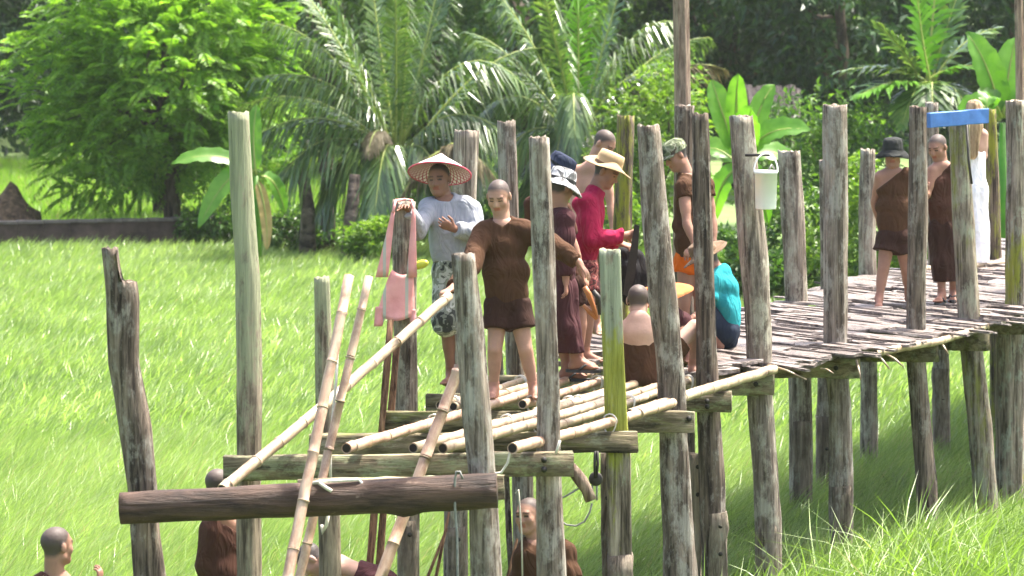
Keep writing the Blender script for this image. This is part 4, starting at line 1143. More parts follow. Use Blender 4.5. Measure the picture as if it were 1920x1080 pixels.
def person(label, Y, hd, face, neck, sh, pel, arms, legs, clothes, hat=None, skin='tan', hair='shaved', front=(0, -1, 0), seed=0, up=None, hunch=0.0):
    def J(p): return P(p[0], p[1], Y + (p[2] if len(p) > 2 else 0.0))
    H = J(hd); Nk = J(neck); SA, SB = J(sh[0]), J(sh[1]); Pv = J(pel)
    sm_ = (SA + SB) / 2; SA, SB = [q + unit(sm_ - q) * min(0.034, 0.1 * np.linalg.norm(SB - SA)) - unit(Nk - Pv) * 0.024 for q in (SA, SB)]
    s = unit(Nk - Pv); r_ = unit((SB - SA) - s * ((SB - SA) @ s)); n = unit(np.cross(r_, s))
    if n @ np.asarray(front, float) < 0: n = -n
    f = unit(face); u = unit((H - Nk) * 0.5 + np.array([0, 0, 0.25]) if up is None else np.asarray(up, float)); u = unit(u - f * (u @ f)); rr = np.cross(f, u)
    ar = [[J(q) for q in a[:3]] + list(a[3:]) for a in arms]; lg = [[J(q) for q in l[:3]] + list(l[3:]) for l in legs]
    hm_ = (lg[0][0] + lg[1][0]) / 2
    for l in lg: l[0] = lerp(hm_, l[0], 0.8)
    ank = np.array([l[2] for l in lg]); zf = ank[:, 2].min() - 0.075
    root = empty('person', (ank[:, 0].mean(), ank[:, 1].mean(), zf))
    W = lerp(Pv, Nk, 0.32); C = lerp(Pv, Nk, 0.66) + n * 0.005; T = lerp(Pv, Nk, 0.9) - n * hunch * 0.5; W = W - n * hunch * 0.6; C = C - n * hunch
    tw = float(np.clip(np.linalg.norm(SB - SA), 0.26, 0.42)) / 0.36
    sw = 0.5 + 0.5 * tw
    pts = [Nk, SA, SB, Pv] + [q for a in ar for q in a[:2]] + [q for l in lg for q in l[:3]] + [a[2] for a in ar]
    lo = np.min(pts, 0) - 0.22; hi = np.max(pts, 0) + 0.22
    base = np.array(SKIN[skin]); VV = []; QQ = []; CC = []
    def push(v, q, col):
        QQ.append(q + sum(len(x) for x in VV)); VV.append(v); CC.append(col)
    def torso(Fd, inf=0.0, hem=0.0, low=0.0):
        Fd.cone(Pv - s * hem, W, (0.128 if low else 0.135) * sw + inf + low, 0.12 * sw + inf + (low and low + 0.026), 0.03, (n, 0.76))
        Fd.cone(W, C, 0.12 * sw + inf + (low and low + 0.026), 0.142 * sw + inf, 0.03, (n, 0.70))
        Fd.cone(C, T, 0.142 * sw + inf, 0.085 + inf, 0.03, (n, 0.70))
        for S_ in (SA, SB):
            Fd.cone(T + s * 0.01, S_, 0.062 + inf * 0.6, 0.052 + inf * 0.9, 0.04)
            Fd.cone(lerp(Pv, Nk, 0.72) + (S_ - Nk) * 0.5, S_ - s * 0.01, 0.085 + inf, 0.050 + inf, 0.03, (n, 0.8))
    B = Field(lo, hi, 0.014)
    torso(B)
    for a, S_ in zip(ar, (SA, SB)):
        E, Wr = a[0], a[1]
        B.cone(S_, E, 0.052, 0.039, 0.025); B.cone(lerp(S_, E, 0.25), lerp(S_, E, 0.6), 0.05, 0.047, 0.02)
        B.cone(E, Wr, 0.040, 0.027, 0.012); B.cone(lerp(E, Wr, 0.12), lerp(E, Wr, 0.4), 0.041, 0.036, 0.015)
    for l in lg:
        h_, k_, a_ = l[:3]
        B.cone(lerp(Pv, h_, 0.6), h_, 0.10, 0.084, 0.03); B.cone(h_, k_, 0.083, 0.056, 0.03)
        B.cone(k_, a_, 0.052, 0.036, 0.015); sd = unit(a_ - k_)
        bk = -n - sd * (-n @ sd)
        B.cone(lerp(k_, a_, 0.15) + bk * 0.018, lerp(k_, a_, 0.48) + bk * 0.012, 0.048, 0.042, 0.03)
    v, q = B.mesh(); v = relax(v, q); push(v, q, np.tile(base, (len(v), 1)))
    # head
    L = lambda x, y, z: H + rr * x + f * y + u * z
    Hd = Field(np.minimum(H - 0.17, Nk - 0.08), np.maximum(H + 0.17, Nk + 0.08), 0.0068); Bs = (rr, f, u)
    Hd.ell(L(0, -0.012, 0.032), (0.074, 0.094, 0.080), Bs, 0)
    Hd.ell(L(0, 0.022, -0.032), (0.057, 0.066, 0.082), Bs, 0.03)
    for sx in (-1, 1):
        Hd.cone(L(sx * 0.04, 0.01, -0.065), L(sx * 0.012, 0.062, -0.09), 0.026, 0.022, 0.025)
        Hd.ell(L(sx * 0.038, 0.058, -0.026), (0.022, 0.02, 0.022), Bs, 0.03)
    Hd.cone(L(-0.034, 0.075, 0.02), L(0.034, 0.075, 0.02), 0.011, 0.011, 0.02)
    for sx in (-1, 1):
        Hd.ell(L(sx * 0.031, 0.096, 0.002), (0.017, 0.014, 0.010), Bs, 0.012, 'd')
        Hd.ell(L(sx * 0.031, 0.0735, 0.002), (0.014, 0.012, 0.010), Bs, 0.004)
        Hd.ell(L(sx * 0.078, -0.008, -0.006), (0.011, 0.019, 0.032), Bs, 0.008)
    Hd.cone(L(0, 0.083, 0.008), L(0, 0.101, -0.030), 0.009, 0.013, 0.01)
    Hd.cone(L(-0.012, 0.092, -0.033), L(0.012, 0.092, -0.033), 0.008, 0.008, 0.008)
    Hd.cone(L(-0.019, 0.084, -0.052), L(0.019, 0.084, -0.052), 0.007, 0.007, 0.006)
    Hd.cone(L(-0.016, 0.083, -0.062), L(0.016, 0.083, -0.062), 0.007, 0.007, 0.005)
    Hd.cone(L(0, -0.025, -0.03), Nk - s * 0.05, 0.053, 0.062, 0.02)
    v, q = Hd.mesh(); v = relax(v, q, 1, 0.35)
    d = v - H; x, y, z = d @ rr, d @ f, d @ u
    col = np.tile(base, (len(v), 1)); ax_ = np.abs(x)
    if hair in ('shaved', 'short', 'long'):
        thr = np.interp(y, [-0.11, -0.05, -0.02, 0.01, 0.05, 0.08], [-0.055, -0.06, -0.035, 0.02, 0.062, 0.075])
        k = np.clip((z - thr + 0.012) / 0.032, 0, 1)[:, None] * (0.93 if hair == 'shaved' else 1.0)
        k = np.where((ax_ > 0.078)[:, None] & (z < 0.03)[:, None] & (y > -0.03)[:, None], 0, k)
        col = col * (1 - k) + (STUB if hair != 'long' else np.array((0.30, 0.19, 0.09))) * k
    br = (np.abs(ax_ - 0.032) < 0.019) & (np.abs(z - 0.024) < 0.006) & (y > 0.05); col[br] = col[br] * 0.35
    ey = (np.abs(ax_ - 0.031) < 0.014) & (np.abs(z - 0.002) < 0.0055) & (y > 0.05); col[ey] = (0.05, 0.035, 0.03)
    lp = (ax_ < 0.024) & (np.abs(z + 0.057) < 0.012) & (y > 0.07); col[lp] = col[lp] * np.array((0.95, 0.62, 0.62))
    push(H + (v - H) * 1.1, q, col)
    # hands
    for a in ar:
        E, Wr, tipp = a[:3]
        pn = a[3] if len(a) > 3 else (0, -1, 0); curl = a[4] if len(a) > 4 else 0.35; ts = a[5] if len(a) > 5 else 1
        d_ = unit(tipp - Wr); pn = unit(np.asarray(pn, float) - d_ * (np.asarray(pn, float) @ d_)); t_ = np.cross(d_, pn) * ts
        Fh = Field(Wr - 0.2, Wr + 0.2, 0.0052)
        Fh.cone(lerp(E, Wr, 0.85), Wr, 0.031, 0.027, 0.008); Fh.cone(Wr, Wr + d_ * 0.02, 0.027, 0.03, 0.01, (pn, 0.75))
        Fh.cone(Wr + d_ * 0.02, Wr + d_ * 0.078, 0.030, 0.040, 0.012, (pn, 0.40))
        for i, (o_, Lf) in enumerate(zip((0.031, 0.0105, -0.0105, -0.030), (0.070, 0.080, 0.074, 0.058))):
            p = Wr + d_ * (0.078 - 0.006 * abs(i - 1)) + t_ * o_; ang = 0.25 * curl
            for fr, rad in ((0.44, 0.0088), (0.31, 0.0082), (0.25, 0.0074)):
                dd = unit(d_ * math.cos(ang) + pn * math.sin(ang) + t_ * o_ * 2.2); qn = p + dd * Lf * fr * 1.05
                Fh.cone(p, qn, rad, rad * 0.94, 0.003); p = qn; ang += curl * 0.95
        p = Wr + d_ * 0.022 + t_ * 0.026
        d1 = unit(d_ * 0.62 + t_ * 0.62 + pn * 0.35); p2 = p + d1 * 0.045; d2 = unit(d_ * 0.85 + t_ * 0.2 + pn * (0.3 + 0.4 * curl)); p3 = p2 + d2 * 0.034
        Fh.cone(p, p2, 0.0135, 0.0105, 0.008); Fh.cone(p2, p3, 0.0102, 0.0085, 0.003)
        v, q = Fh.mesh()
        if len(v): push(v, q, np.tile(base * np.array((1.03, 0.97, 0.95)), (len(v), 1)))
    # feet
    for l in lg:
        a_ = l[2]; td = np.asarray(l[3] if len(l) > 3 else (0, -1, 0), float); td = unit(td); sd = unit(np.cross(td, (0, 0, 1)))
        pitch = l[4] if len(l) > 4 else 0.0
        dn = np.array([0, 0, -1.0]); Fh = Field(a_ - 0.26, a_ + 0.26, 0.0085)
        Fh.cone(lerp(l[1], a_, 0.85), a_, 0.041, 0.037, 0.01)
        hl = a_ - td * 0.03 + dn * 0.042; bl = a_ + td * 0.125 + dn * (0.050 + pitch)
        Fh.cone(a_, hl, 0.036, 0.032, 0.02); Fh.cone(a_ + td * 0.01, bl, 0.034, 0.025, 0.025); Fh.cone(hl, bl, 0.032, 0.026, 0.02)
        Fh.cone(bl - sd * 0.022, bl + sd * 0.022, 0.022, 0.022, 0.02)
        for i in range(5):
            b0 = bl + sd * (0.034 - 0.017 * i); Fh.cone(b0, b0 + td * (0.055 - 0.006 * i) + dn * 0.004, 0.0125 if i == 0 else 0.0095, 0.0105 if i == 0 else 0.0085, 0.004)
        v, q = Fh.mesh()
        if len(v): push(v, q, np.tile(base * np.array((1.0, 0.9, 0.88)), (len(v), 1)))
    v = np.concatenate(VV); q = np.concatenate(QQ); col = np.concatenate(CC)
    bo = part('body', v, q, M['skin'], root)
    ca = bo.data.color_attributes.new('Col', 'FLOAT_COLOR', 'POINT')
    ca.data.foreach_set('color', np.concatenate([col, np.ones((len(col), 1))], 1).astype(np.float32).ravel())
    # clothing
    for g in clothes:
        kind = g['kind']; G = Field(lo - 0.1, hi + 0.1, 0.013)
        inf = g.get('inf', 0.016)
        if kind == 'shirt':
            torso(G, inf, g.get('hem', 0.06) + 0.08, g.get('low', 0.012))
            sl = g.get('sleeve', 0.6)
            for i, (a, S_) in enumerate(zip(ar, (SA, SB))):
                if g.get('bare') == 'AB'[i]: continue
                E, Wr = a[0], a[1]; lw = g.get('loose', 0.012)
                e1 = min(sl, 1.0); G.cone(S_, lerp(S_, E, e1), 0.058 + inf + lw * 0.3, 0.043 + inf + lw, 0.03, cut=sl <= 1.0)
                if sl > 1.0: G.cone(E, lerp(E, Wr, sl - 1.0), 0.043 + inf + lw, 0.028 + inf + lw * 0.8, 0.015, cut=True)
            if g.get('bare'):
                i = 'AB'.index(g['bare']); S0, S1 = (SA, SB) if i == 0 else (SB, SA)
                dirn = unit(unit(S0 - S1) * 0.62 + s * 0.78); pp = lerp(Nk, S1, 0.35) - s * g.get('drop', 0.02)
                G.plane(pp, dirn)
            else:
                G.ell(Nk + n * 0.03 + s * 0.035, (0.085, 0.085, 0.075), (r_, n, s), 0.008, 'd')
            G.fold(g.get('fold', 0.010), seed * 1.7)
            dn = np.array(g.get('hemdir', (0, 0, -1.0)), float)
            G.plane(Pv - s * g.get('hem', 0.06), -s if g.get('spinehem') else dn)
        elif kind == 'shorts':
            G.cone(Pv - s * 0.06, lerp(Pv, Nk, g.get('rise', 0.12)), 0.145 * sw + inf, 0.125 * sw + inf, 0.03, (n, 0.76), cut=True)
            for l in lg:
                h_, k_, a_ = l[:3]; fr = g.get('leg', 0.5); lw = g.get('loose', 0.02)
                G.cone(lerp(Pv, h_, 0.6), h_, 0.102 + inf, 0.088 + inf, 0.03)
                e = min(fr, 1.0); G.cone(h_, lerp(h_, k_, e), 0.088 + inf, 0.088 + (0.058 - 0.088) * e + inf + lw, 0.03, cut=fr <= 1.0)
                if fr > 1.0: G.cone(k_, lerp(k_, a_, fr - 1.0), 0.06 + inf + lw, 0.05 + inf + lw * 1.3, 0.02, cut=True)
            G.fold(g.get('fold', 0.006), seed * 2.3 + 1)
        elif kind == 'skirt':
            hz = P(pel[0], g['hemy'], Y)[2]; mid = (lg[0][1] + lg[1][1]) / 2; an = (lg[0][2] + lg[1][2]) / 2
            e = np.array([an[0] * 0.5 + mid[0] * 0.5, an[1] * 0.5 + mid[1] * 0.5, hz - 0.1])
            G.cone(lerp(Pv, Nk, g.get('rise', 0.1)), Pv - s * 0.08, 0.125 * sw + inf, 0.15 * sw + inf, 0.03, (n, 0.8), cuta=True)
            G.cone(Pv - s * 0.06, e, 0.15 * sw + inf, g.get('r1', 0.15), 0.05, (n, 0.85))
            for l in lg:
                G.cone(l[0], l[1], 0.10 + inf, 0.075 + inf, 0.05); G.cone(l[1], lerp(l[1], l[2], 0.8), 0.075 + inf, 0.065 + inf, 0.05)
            G.fold(g.get('fold', 0.010), seed * 1.1, 'drape'); G.plane(np.array([0, 0, hz]), (0, 0, -1.0))
        elif kind == 'belt':
            t0 = g.get('t', 0.16); G.cone(lerp(Pv, Nk, t0), lerp(Pv, Nk, t0 + 0.06), 0.128 * sw + inf, 0.126 * sw + inf, 0.0, (n, 0.76), cut=True, cuta=True)
        elif kind == 'wrap':
            hz = P(pel[0], g['hemy'], Y)[2]
            G.cone(Pv - s * 0.10, lerp(Pv, Nk, g.get('rise', 0.3)), 0.165 * sw + inf, 0.135 * sw + inf, 0.03, (n, 0.8), cut=True)
            for i, l in enumerate(lg): G.cone(l[0], lerp(l[0], l[1], g.get('leg', 0.8)), 0.11 + inf, 0.085 + inf, 0.05, cut=True)
            G.fold(0.004, seed + 2, 'drape'); G.plane(np.array([0, 0, hz]), (0, 0, -1.0))
        v, q = G.mesh(); 
        if len(v) == 0: continue
        v = relax(v, q, 1, 0.45); part(g['name'], v, q, g['mat'], root)
    # footwear
    for l in lg:
        if len(l) > 5 and l[5]:
            a_ = l[2]; td = unit(np.asarray(l[3], float)); mb = MB(); c = a_ + td * 0.06 + np.array([0, 0, -0.082])
            sdv = unit(np.cross(td, (0, 0, 1))); V = []
            for z in (-0.012, 0.012):
                for k in range(16):
                    w = 2 * math.pi * k / 16; V.append(c + td * 0.145 * math.cos(w) + sdv * (0.045 + 0.008 * math.cos(w)) * math.sin(w) + np.array([0, 0, z]))
            mb.add(V, [(k, (k + 1) % 16, 16 + (k + 1) % 16, 16 + k) for k in range(16)] + [tuple(range(16))[::-1], tuple(range(16, 32))])
            so = part('sandal', mb.v, mb.f, M['rubber'], root, False)
            for sx in (-1, 1):
                mb = MB(); mb.tube([c + td * 0.07 + np.array([0, 0, 0.03]), c + td * 0.02 + sdv * sx * 0.03 + np.array([0, 0, 0.05]), c - td * 0.03 + sdv * sx * 0.047 + np.array([0, 0, 0.01])], 0.009, 6); part('strap', mb.v, mb.f, M['rubber'], so)
    # hats
    if hat:
        hk, hm, tilt, hs = hat[0], hat[1], hat[2], hat[3] if len(hat) > 3 else 1.0
        cu = unit(u * math.cos(tilt) - f * math.sin(tilt)); cf = unit(f * math.cos(tilt) + u * math.sin(tilt)); R3 = np.stack([rr, cf, cu], 1)
        o_ = L(0, -0.008, 0.0)
        def pl(mb, name, mt, par=root, smooth=True):
            mb.xf(R3 * 1.1, o_); return part(name, mb.v, mb.f, mt, par, smooth)
        if hk == 'conical':
            Rr, hh, z0 = 0.222, 0.150, 0.045
            mb = MB(); mb.lathe([(0.002, z0 + hh), (0.06, z0 + hh * 0.72), (0.15, z0 + hh * 0.34), (Rr, z0)], seg=48); h1 = pl(mb, 'hat', hm)
            # underside with its lattice, uv = (turns, radius)
            prof = [(Rr - 0.002, z0 - 0.006), (0.17, z0 + hh * 0.2), (0.115, z0 + hh * 0.42), (0.06, z0 + hh * 0.70)]
            mb = MB(); mb.lathe(prof, seg=48); mb.f = [q[::-1] for q in mb.f]; un = pl(mb, 'hat_lining', M['lattice'], h1)
            uv = un.data.uv_layers.new(name='UVMap')
            for pol in un.data.polygons:
                for li, vi in zip(pol.loop_indices, pol.vertices):
                    k = vi % 48; i = vi // 48; ks = [x % 48 for x in pol.vertices]
                    uu = k / 48; 
                    if 0 in ks and 47 in ks and k == 0: uu = 1.0
                    uv.data[li].uv = (uu, i / 3)
            mb = MB(); ring = [np.array([Rr * math.cos(w), Rr * math.sin(w), z0 - 0.003]) for w in np.linspace(0, 2 * math.pi, 49)]
            mb.tube(ring, 0.006, 6, cap=False); pl(mb, 'hat_rim', M['red_trim'], h1)
        elif hk in ('bucket', 'straw', 'brim'):
            cr, ch, br_ = {'bucket': (0.098, 0.10, 0.165), 'straw': (0.098, 0.115, 0.185), 'brim': (0.10, 0.08, 0.25)}[hk]; br_ *= hs
            z0 = 0.04; dr = {'bucket': -0.055, 'straw': -0.012, 'brim': -0.02}[hk]
            def df(q, w, i):
                if i >= 5: q = q + np.array([0, 0, (0.014 if hk == 'straw' else 0.012) * math.sin(2 * w + seed) * (i - 4) / 2.0 + (0.018 * abs(math.cos(w)) if hk == 'straw' else 0) * (i - 4) / 2.0])
                return q * np.array([0.93, 1.12, 1.0]) if i < 5 else q * np.array([0.97, 1.06, 1.0])
            mb = MB(); mb.lathe([(0.001, z0 + ch), (cr * 0.55, z0 + ch + (0.004 if hk != 'straw' else -0.008)), (cr * 0.86, z0 + ch - 0.006), (cr * 0.95, z0 + ch * 0.6), (cr, z0), (lerp(cr, br_, .5), z0 + dr * 0.4), (br_, z0 + dr), (br_ - 0.003, z0 + dr - 0.005), (lerp(cr, br_, .5), z0 + dr * 0.4 - 0.006), (cr * 0.98, z0 - 0.006)], seg=36, deform=df)
            h1 = pl(mb, 'hat', hm)
            if hk != 'brim':
                mb = MB(); mb.lathe([(cr * 1.012, z0 + 0.004), (cr * 0.99, z0 + 0.026)], seg=36, deform=lambda q, w, i: q * np.array([0.94, 1.13, 1.0])); pl(mb, 'hat_band', g_band.get(hk), h1)
        elif hk == 'cap':
            mb = MB(); mb.lathe([(0.001, 0.128), (0.05, 0.122), (0.085, 0.098), (0.094, 0.06), (0.094, 0.03)], seg=30, deform=lambda q, w, i: q * np.array([0.95, 1.14, 1.0])); h1 = pl(mb, 'cap_crown', hm)
            V = []; m_ = 13
            for i in range(m_):
                w = math.pi * (0.12 + 0.76 * i / (m_ - 1)); c0 = np.array([0.09 * math.cos(w), 0.106 * math.sin(w), 0.036]); c1 = np.array([0.088 * math.cos(w), 0.105 * math.sin(w) + 0.07 * math.sin(w) ** 0.7, 0.018]); V += [c0, c1, c1 - (0, 0, .006), c0 - (0, 0, .006)]
            mb = MB(); mb.add(V, [(4 * i + j, 4 * i + 4 + j, 4 * i + 4 + (j + 1) % 4, 4 * i + (j + 1) % 4) for i in range(m_ - 1) for j in range(4)]); pl(mb, 'cap_visor', hm, h1)
    if hair == 'long':
        Fh = Field(H - 0.55, H + 0.2, 0.010); bk = -f
        Fh.ell(L(0, -0.028, 0.035), (0.086, 0.098, 0.088), Bs, 0)
        Fh.cone(L(0, -0.06, 0.02), L(-0.01, -0.15, -0.16), 0.085, 0.11, 0.04, (f, 0.7)); Fh.cone(L(-0.01, -0.15, -0.16), L(-0.015, -0.19, -0.46), 0.11, 0.075, 0.03, (f, 0.65))
        Fh.fold(0.006, 1, 'drape'); v, q = Fh.mesh(); v = relax(v, q); part('hair', v, q, M['blond'], root)
    tag(root, label, 'person')
    return root

# fabrics
M['brown'] = cloth('brown_cotton', (0.060, 0.0285, 0.0145)); M['brown2'] = cloth('dark_brown_cotton', (0.036, 0.0165, 0.012)); M['brown3'] = cloth('red_brown_cotton', (0.060, 0.026, 0.017))
M['maroon'] = cloth('maroon_cotton', (0.055, 0.020, 0.023)); M['crimson'] = cloth('crimson_jersey', (0.28, 0.012, 0.05)); M['grey'] = cloth('light_grey_jersey', (0.29, 0.30, 0.325))
M['teal'] = cloth('turquoise_jersey', (0.022, 0.25, 0.28)); M['navyc'] = cloth('navy_cotton', (0.016, 0.024, 0.042)); M['orange'] = cloth('orange_cloth', (0.55, 0.11, 0.01)); M['white'] = cloth('white_cotton', (0.80, 0.80, 0.82))
M['camo'] = cloth('camouflage', (0, 0, 0), pattern=(9.0, [(0.0, (0.045, 0.05, 0.045)), (0.43, (0.20, 0.22, 0.18)), (0.52, (0.42, 0.44, 0.40)), (0.6, (0.11, 0.12, 0.10))]))
M['camo_green'] = cloth('green_camouflage', (0, 0, 0), pattern=(14.0, [(0.0, (0.04, 0.05, 0.03)), (0.45, (0.12, 0.14, 0.08)), (0.55, (0.22, 0.24, 0.16)), (0.62, (0.07, 0.06, 0.04))]))
M['print'] = cloth('printed_shorts', (0, 0, 0), pattern=(22.0, [(0.0, (0.05, 0.02, 0.02)), (0.45, (0.16, 0.04, 0.04)), (0.55, (0.30, 0.12, 0.10)), (0.62, (0.08, 0.03, 0.03))]))
M['belt'] = cloth('dark_belt', (0.11, 0.095, 0.075)); M['rubber'] = plain('black_rubber', (0.04, 0.038, 0.04), 0.6, 0.3, 10, 0.001)
M['hat_navy'] = cloth('navy_hat', (0.018, 0.024, 0.045)); M['hat_black'] = cloth('black_hat', (0.022, 0.024, 0.023)); M['hat_grey'] = cloth('grey_white_hat', (0, 0, 0), pattern=(7.0, [(0.0, (0.10, 0.10, 0.10)), (0.45, (0.42, 0.42, 0.42)), (0.56, (0.20, 0.2, 0.2)), (0.62, (0.6, 0.6, 0.6))]))
M['blond'] = wood('blond_hair', (0.34, 0.22, 0.11), (0.66, 0.50, 0.32), rough=0.5, grain=40)
M['red_trim'] = plain('red_hat_trim', (0.50, 0.06, 0.10), 0.6, 0.1, 10, 0)
def straw_mat(name, a, b_):
    m, nt, b = newmat(name); w = node(nt, 'ShaderNodeTexWave', {'Vector': coords(nt), 'Scale': 42.0, 'Distortion': 2.5, 'Detail': 3.0}, wave_type='RINGS', rings_direction='Z').outputs[1]
    nt.links.new(ramp(nt, w, [(0.2, a), (0.8, b_)]), b.inputs['Base Color']); b.inputs['Roughness'].default_value = 0.7; bump(nt, b, w, 0.006, 0.6); return m
M['straw'] = straw_mat('woven_straw', (0.29, 0.18, 0.075), (0.48, 0.345, 0.18)); M['straw_brown'] = straw_mat('frayed_straw', (0.09, 0.048, 0.022), (0.19, 0.115, 0.055)); M['straw_orange'] = straw_mat('orange_straw', (0.55, 0.09, 0.008), (0.60, 0.22, 0.02))
M['cone_top'] = plain('pale_conical_hat', (0.74, 0.66, 0.65), 0.6, 0.1, 6, 0.004)
m, nt, b = newmat('red_white_lattice')
uvn = node(nt, 'ShaderNodeUVMap', uv_map='UVMap'); sx_ = node(nt, 'ShaderNodeSeparateXYZ', {0: uvn.outputs[0]})
def tri(sock_a, ka, sock_b, kb):
    p = node(nt, 'ShaderNodeMath', {0: node(nt, 'ShaderNodeMath', {0: sock_a, 1: ka}, operation='MULTIPLY').outputs[0], 1: node(nt, 'ShaderNodeMath', {0: sock_b, 1: kb}, operation='MULTIPLY').outputs[0]}, operation='ADD').outputs[0]
    fr = node(nt, 'ShaderNodeMath', {0: p}, operation='FRACT').outputs[0]; return node(nt, 'ShaderNodeMath', {0: fr, 1: 0.27}, operation='LESS_THAN').outputs[0]
mx_ = node(nt, 'ShaderNodeMath', {0: tri(sx_.outputs[0], 34.0, sx_.outputs[1], 4.0), 1: tri(sx_.outputs[0], 34.0, sx_.outputs[1], -4.0)}, operation='MAXIMUM').outputs[0]
nt.links.new(mixc(nt, mx_, (0.80, 0.66, 0.66), (0.42, 0.05, 0.10)), b.inputs['Base Color']); b.inputs['Roughness'].default_value = 0.7
M['lattice'] = m
g_band = {'bucket': M['hat_black'], 'straw': M['straw_brown']}

DN = (0, 0, -1)
sh_ = lambda mat, name='shirt', **k: dict(kind='shirt', mat=M[mat], name=name, **k)
so_ = lambda mat, name='shorts', **k: dict(kind='shorts', mat=M[mat], name=name, **k)
sk_ = lambda mat, hemy, name='robe_skirt', **k: dict(kind='skirt', mat=M[mat], name=name, hemy=hemy, **k)

# man in the conical hat
person('man in red lined conical hat and grey shirt resting a hand on a post', 28.95, (823, 336), (-0.28, -0.95, -0.02), (833, 370), ((797, 384), (886, 382)), (850, 492),
       [((782, 432, -0.22), (764, 392, -0.42), (746, 372, -0.72), (0, -0.2, -1), 0.45, -1), ((897, 440, -0.06), (851, 429, -0.24), (828, 418, -0.30), (0.2, 0.9, 0), 0.7, -1)],
       [((833, 505), (838, 605, -0.05), (846, 702), (-0.25, -1, 0)), ((868, 505), (872, 605), (876, 702), (0.1, -1, 0))],
       [sh_('grey', sleeve=1.93, hem=0.10, loose=0.016), so_('camo', leg=1.12, loose=0.035, inf=0.02), dict(kind='belt', mat=M['belt'], name='belt', t=0.02, inf=0.040)],
       ('conical', M['cone_top'], 0.44), 'dark', 'short', seed=1)
# brown shirted man
person('shaven man in brown long sleeved shirt and shorts pointing while holding a pole', 28.25, (935, 368), (-0.22, -0.9, -0.38), (941, 412), ((897, 430), (988, 424)), (951, 556),
       [((882, 500, -0.25), (849, 540, -0.8), (828, 551, -0.87), (0.3, 0.3, -0.9), 1.2, -1), ((1042, 462, -0.12), (1086, 492, -0.2), (1108, 522, -0.22), (-0.5, 0.2, -0.8), 0.30, 1)],
       [((930, 575), (928, 655, -0.06), (926, 728, 0.02), (-0.2, -1, 0)), ((974, 575), (985, 655, -0.06), (1001, 728), (0.25, -1, 0))],
       [sh_('brown', sleeve=1.93, hem=0.055, low=0.02, loose=0.02, fold=0.009), so_('brown2', leg=0.52, loose=0.03)], None, 'light', 'shaved', seed=2)
# grey bucket hat, dark robe
person('man in grey and white bucket hat and dark maroon clothes seen from behind', 29.7, (1052, 352), (0.72, 0.55, -0.35), (1050, 388), ((1040, 402, 0.16), (1062, 404, -0.14)), (1050, 532),
       [((1044, 470, 0.2), (1050, 520, 0.16), (1056, 548, 0.16), (0, 1, 0), 0.4, 1), ((1060, 472, -0.16), (1061, 526, -0.18), (1062, 556, -0.19), (-1, 0.2, 0), 0.5, 1)],
       [((1042, 545, 0.08), (1052, 620, 0.05), (1062, 692, 0.05), (0.9, -0.3, 0), 0, True), ((1056, 545, -0.08), (1062, 615, -0.1), (1080, 676, -0.05), (0.95, -0.2, 0), 0, True)],
       [sh_('maroon', sleeve=1.85, hem=0.12, loose=0.015), sk_('maroon', 660, 'trousers', r1=0.13)], ('bucket', M['hat_grey'], 0.05, 1.0), 'tan', 'short', (0.8, 0.5, 0), 3)
# navy hat
person('man in navy brimmed hat and brown tee leaning in beside the workers', 30.35, (1046, 324), (0.85, -0.05, -0.5), (1020, 356), ((994, 378, 0.1), (1058, 388, -0.18)), (1062, 520),
       [((1000, 450, 0.2), (1050, 500, 0.2), (1075, 515, 0.2), (0, 1, 0), 0.4, 1), ((1074, 458, -0.2), (1092, 512, -0.22), (1102, 536, -0.22), (-0.8, 0.3, 0), 0.5, 1)],
       [((1062, 535, 0.08), (1072, 610), (1080, 674), (0.9, -0.4, 0)), ((1080, 535, -0.08), (1088, 608, -0.1), (1084, 674, -0.05), (0.9, -0.4, 0))],
       [sh_('brown3', sleeve=0.75, hem=0.05, spinehem=True), so_('brown2', leg=0.55, loose=0.03)], ('bucket', M['hat_navy'], 0.0, 0.95), 'tan', 'short', (0.8, -0.3, -0.4), 4)
# shirtless
person('shaven bare chested man bending behind the straw hat', 33.3, (1133, 270), (0.62, -0.45, -0.55), (1112, 302), ((1076, 316, 0.05), (1140, 318, -0.05)), (1098, 450),
       [((1076, 382, -0.05), (1090, 440, -0.2), (1105, 460, -0.25), (0, 1, 0), 0.4, 1), ((1146, 385, -0.1), (1150, 440, -0.2), (1155, 462, -0.25), (0, 1, 0), 0.4, -1)],
       [((1085, 468), (1086, 545), (1088, 612), (0.3, -1, 0)), ((1112, 468), (1116, 545), (1118, 612), (0.3, -1, 0))],
       [sk_('brown', 570)], None, 'light', 'shaved', (0.5, -0.8, 0), 5)
# crimson shirt
person('man in crimson long sleeved shirt and straw hat working with a dark blade', 30.85, (1137, 322), (0.84, -0.30, -0.46), (1118, 350), ((1092, 376, 0.17), (1104, 374, -0.18)), (1092, 492),
       [((1118, 445, 0.1), (1160, 455, 0.0), (1182, 462, -0.02), (0, 0.4, -1), 0.5, 1), ((1112, 450, -0.22), (1172, 441, -0.16), (1196, 438, -0.12), (0.1, 1, 0.1), 0.9, -1)],
       [((1085, 505, 0.09), (1092, 585, 0.05), (1082, 664, 0.05), (1, -0.3, 0)), ((1098, 505, -0.09), (1104, 590, -0.12), (1096, 664, -0.1), (1, -0.3, 0))],
       [sh_('crimson', sleeve=1.92, hem=0.03, loose=0.016), so_('print', leg=0.5, loose=0.035)], ('straw', M['straw'], 0.06, 1.0), 'tan', 'short', (0.9, -0.3, -0.2), 6)
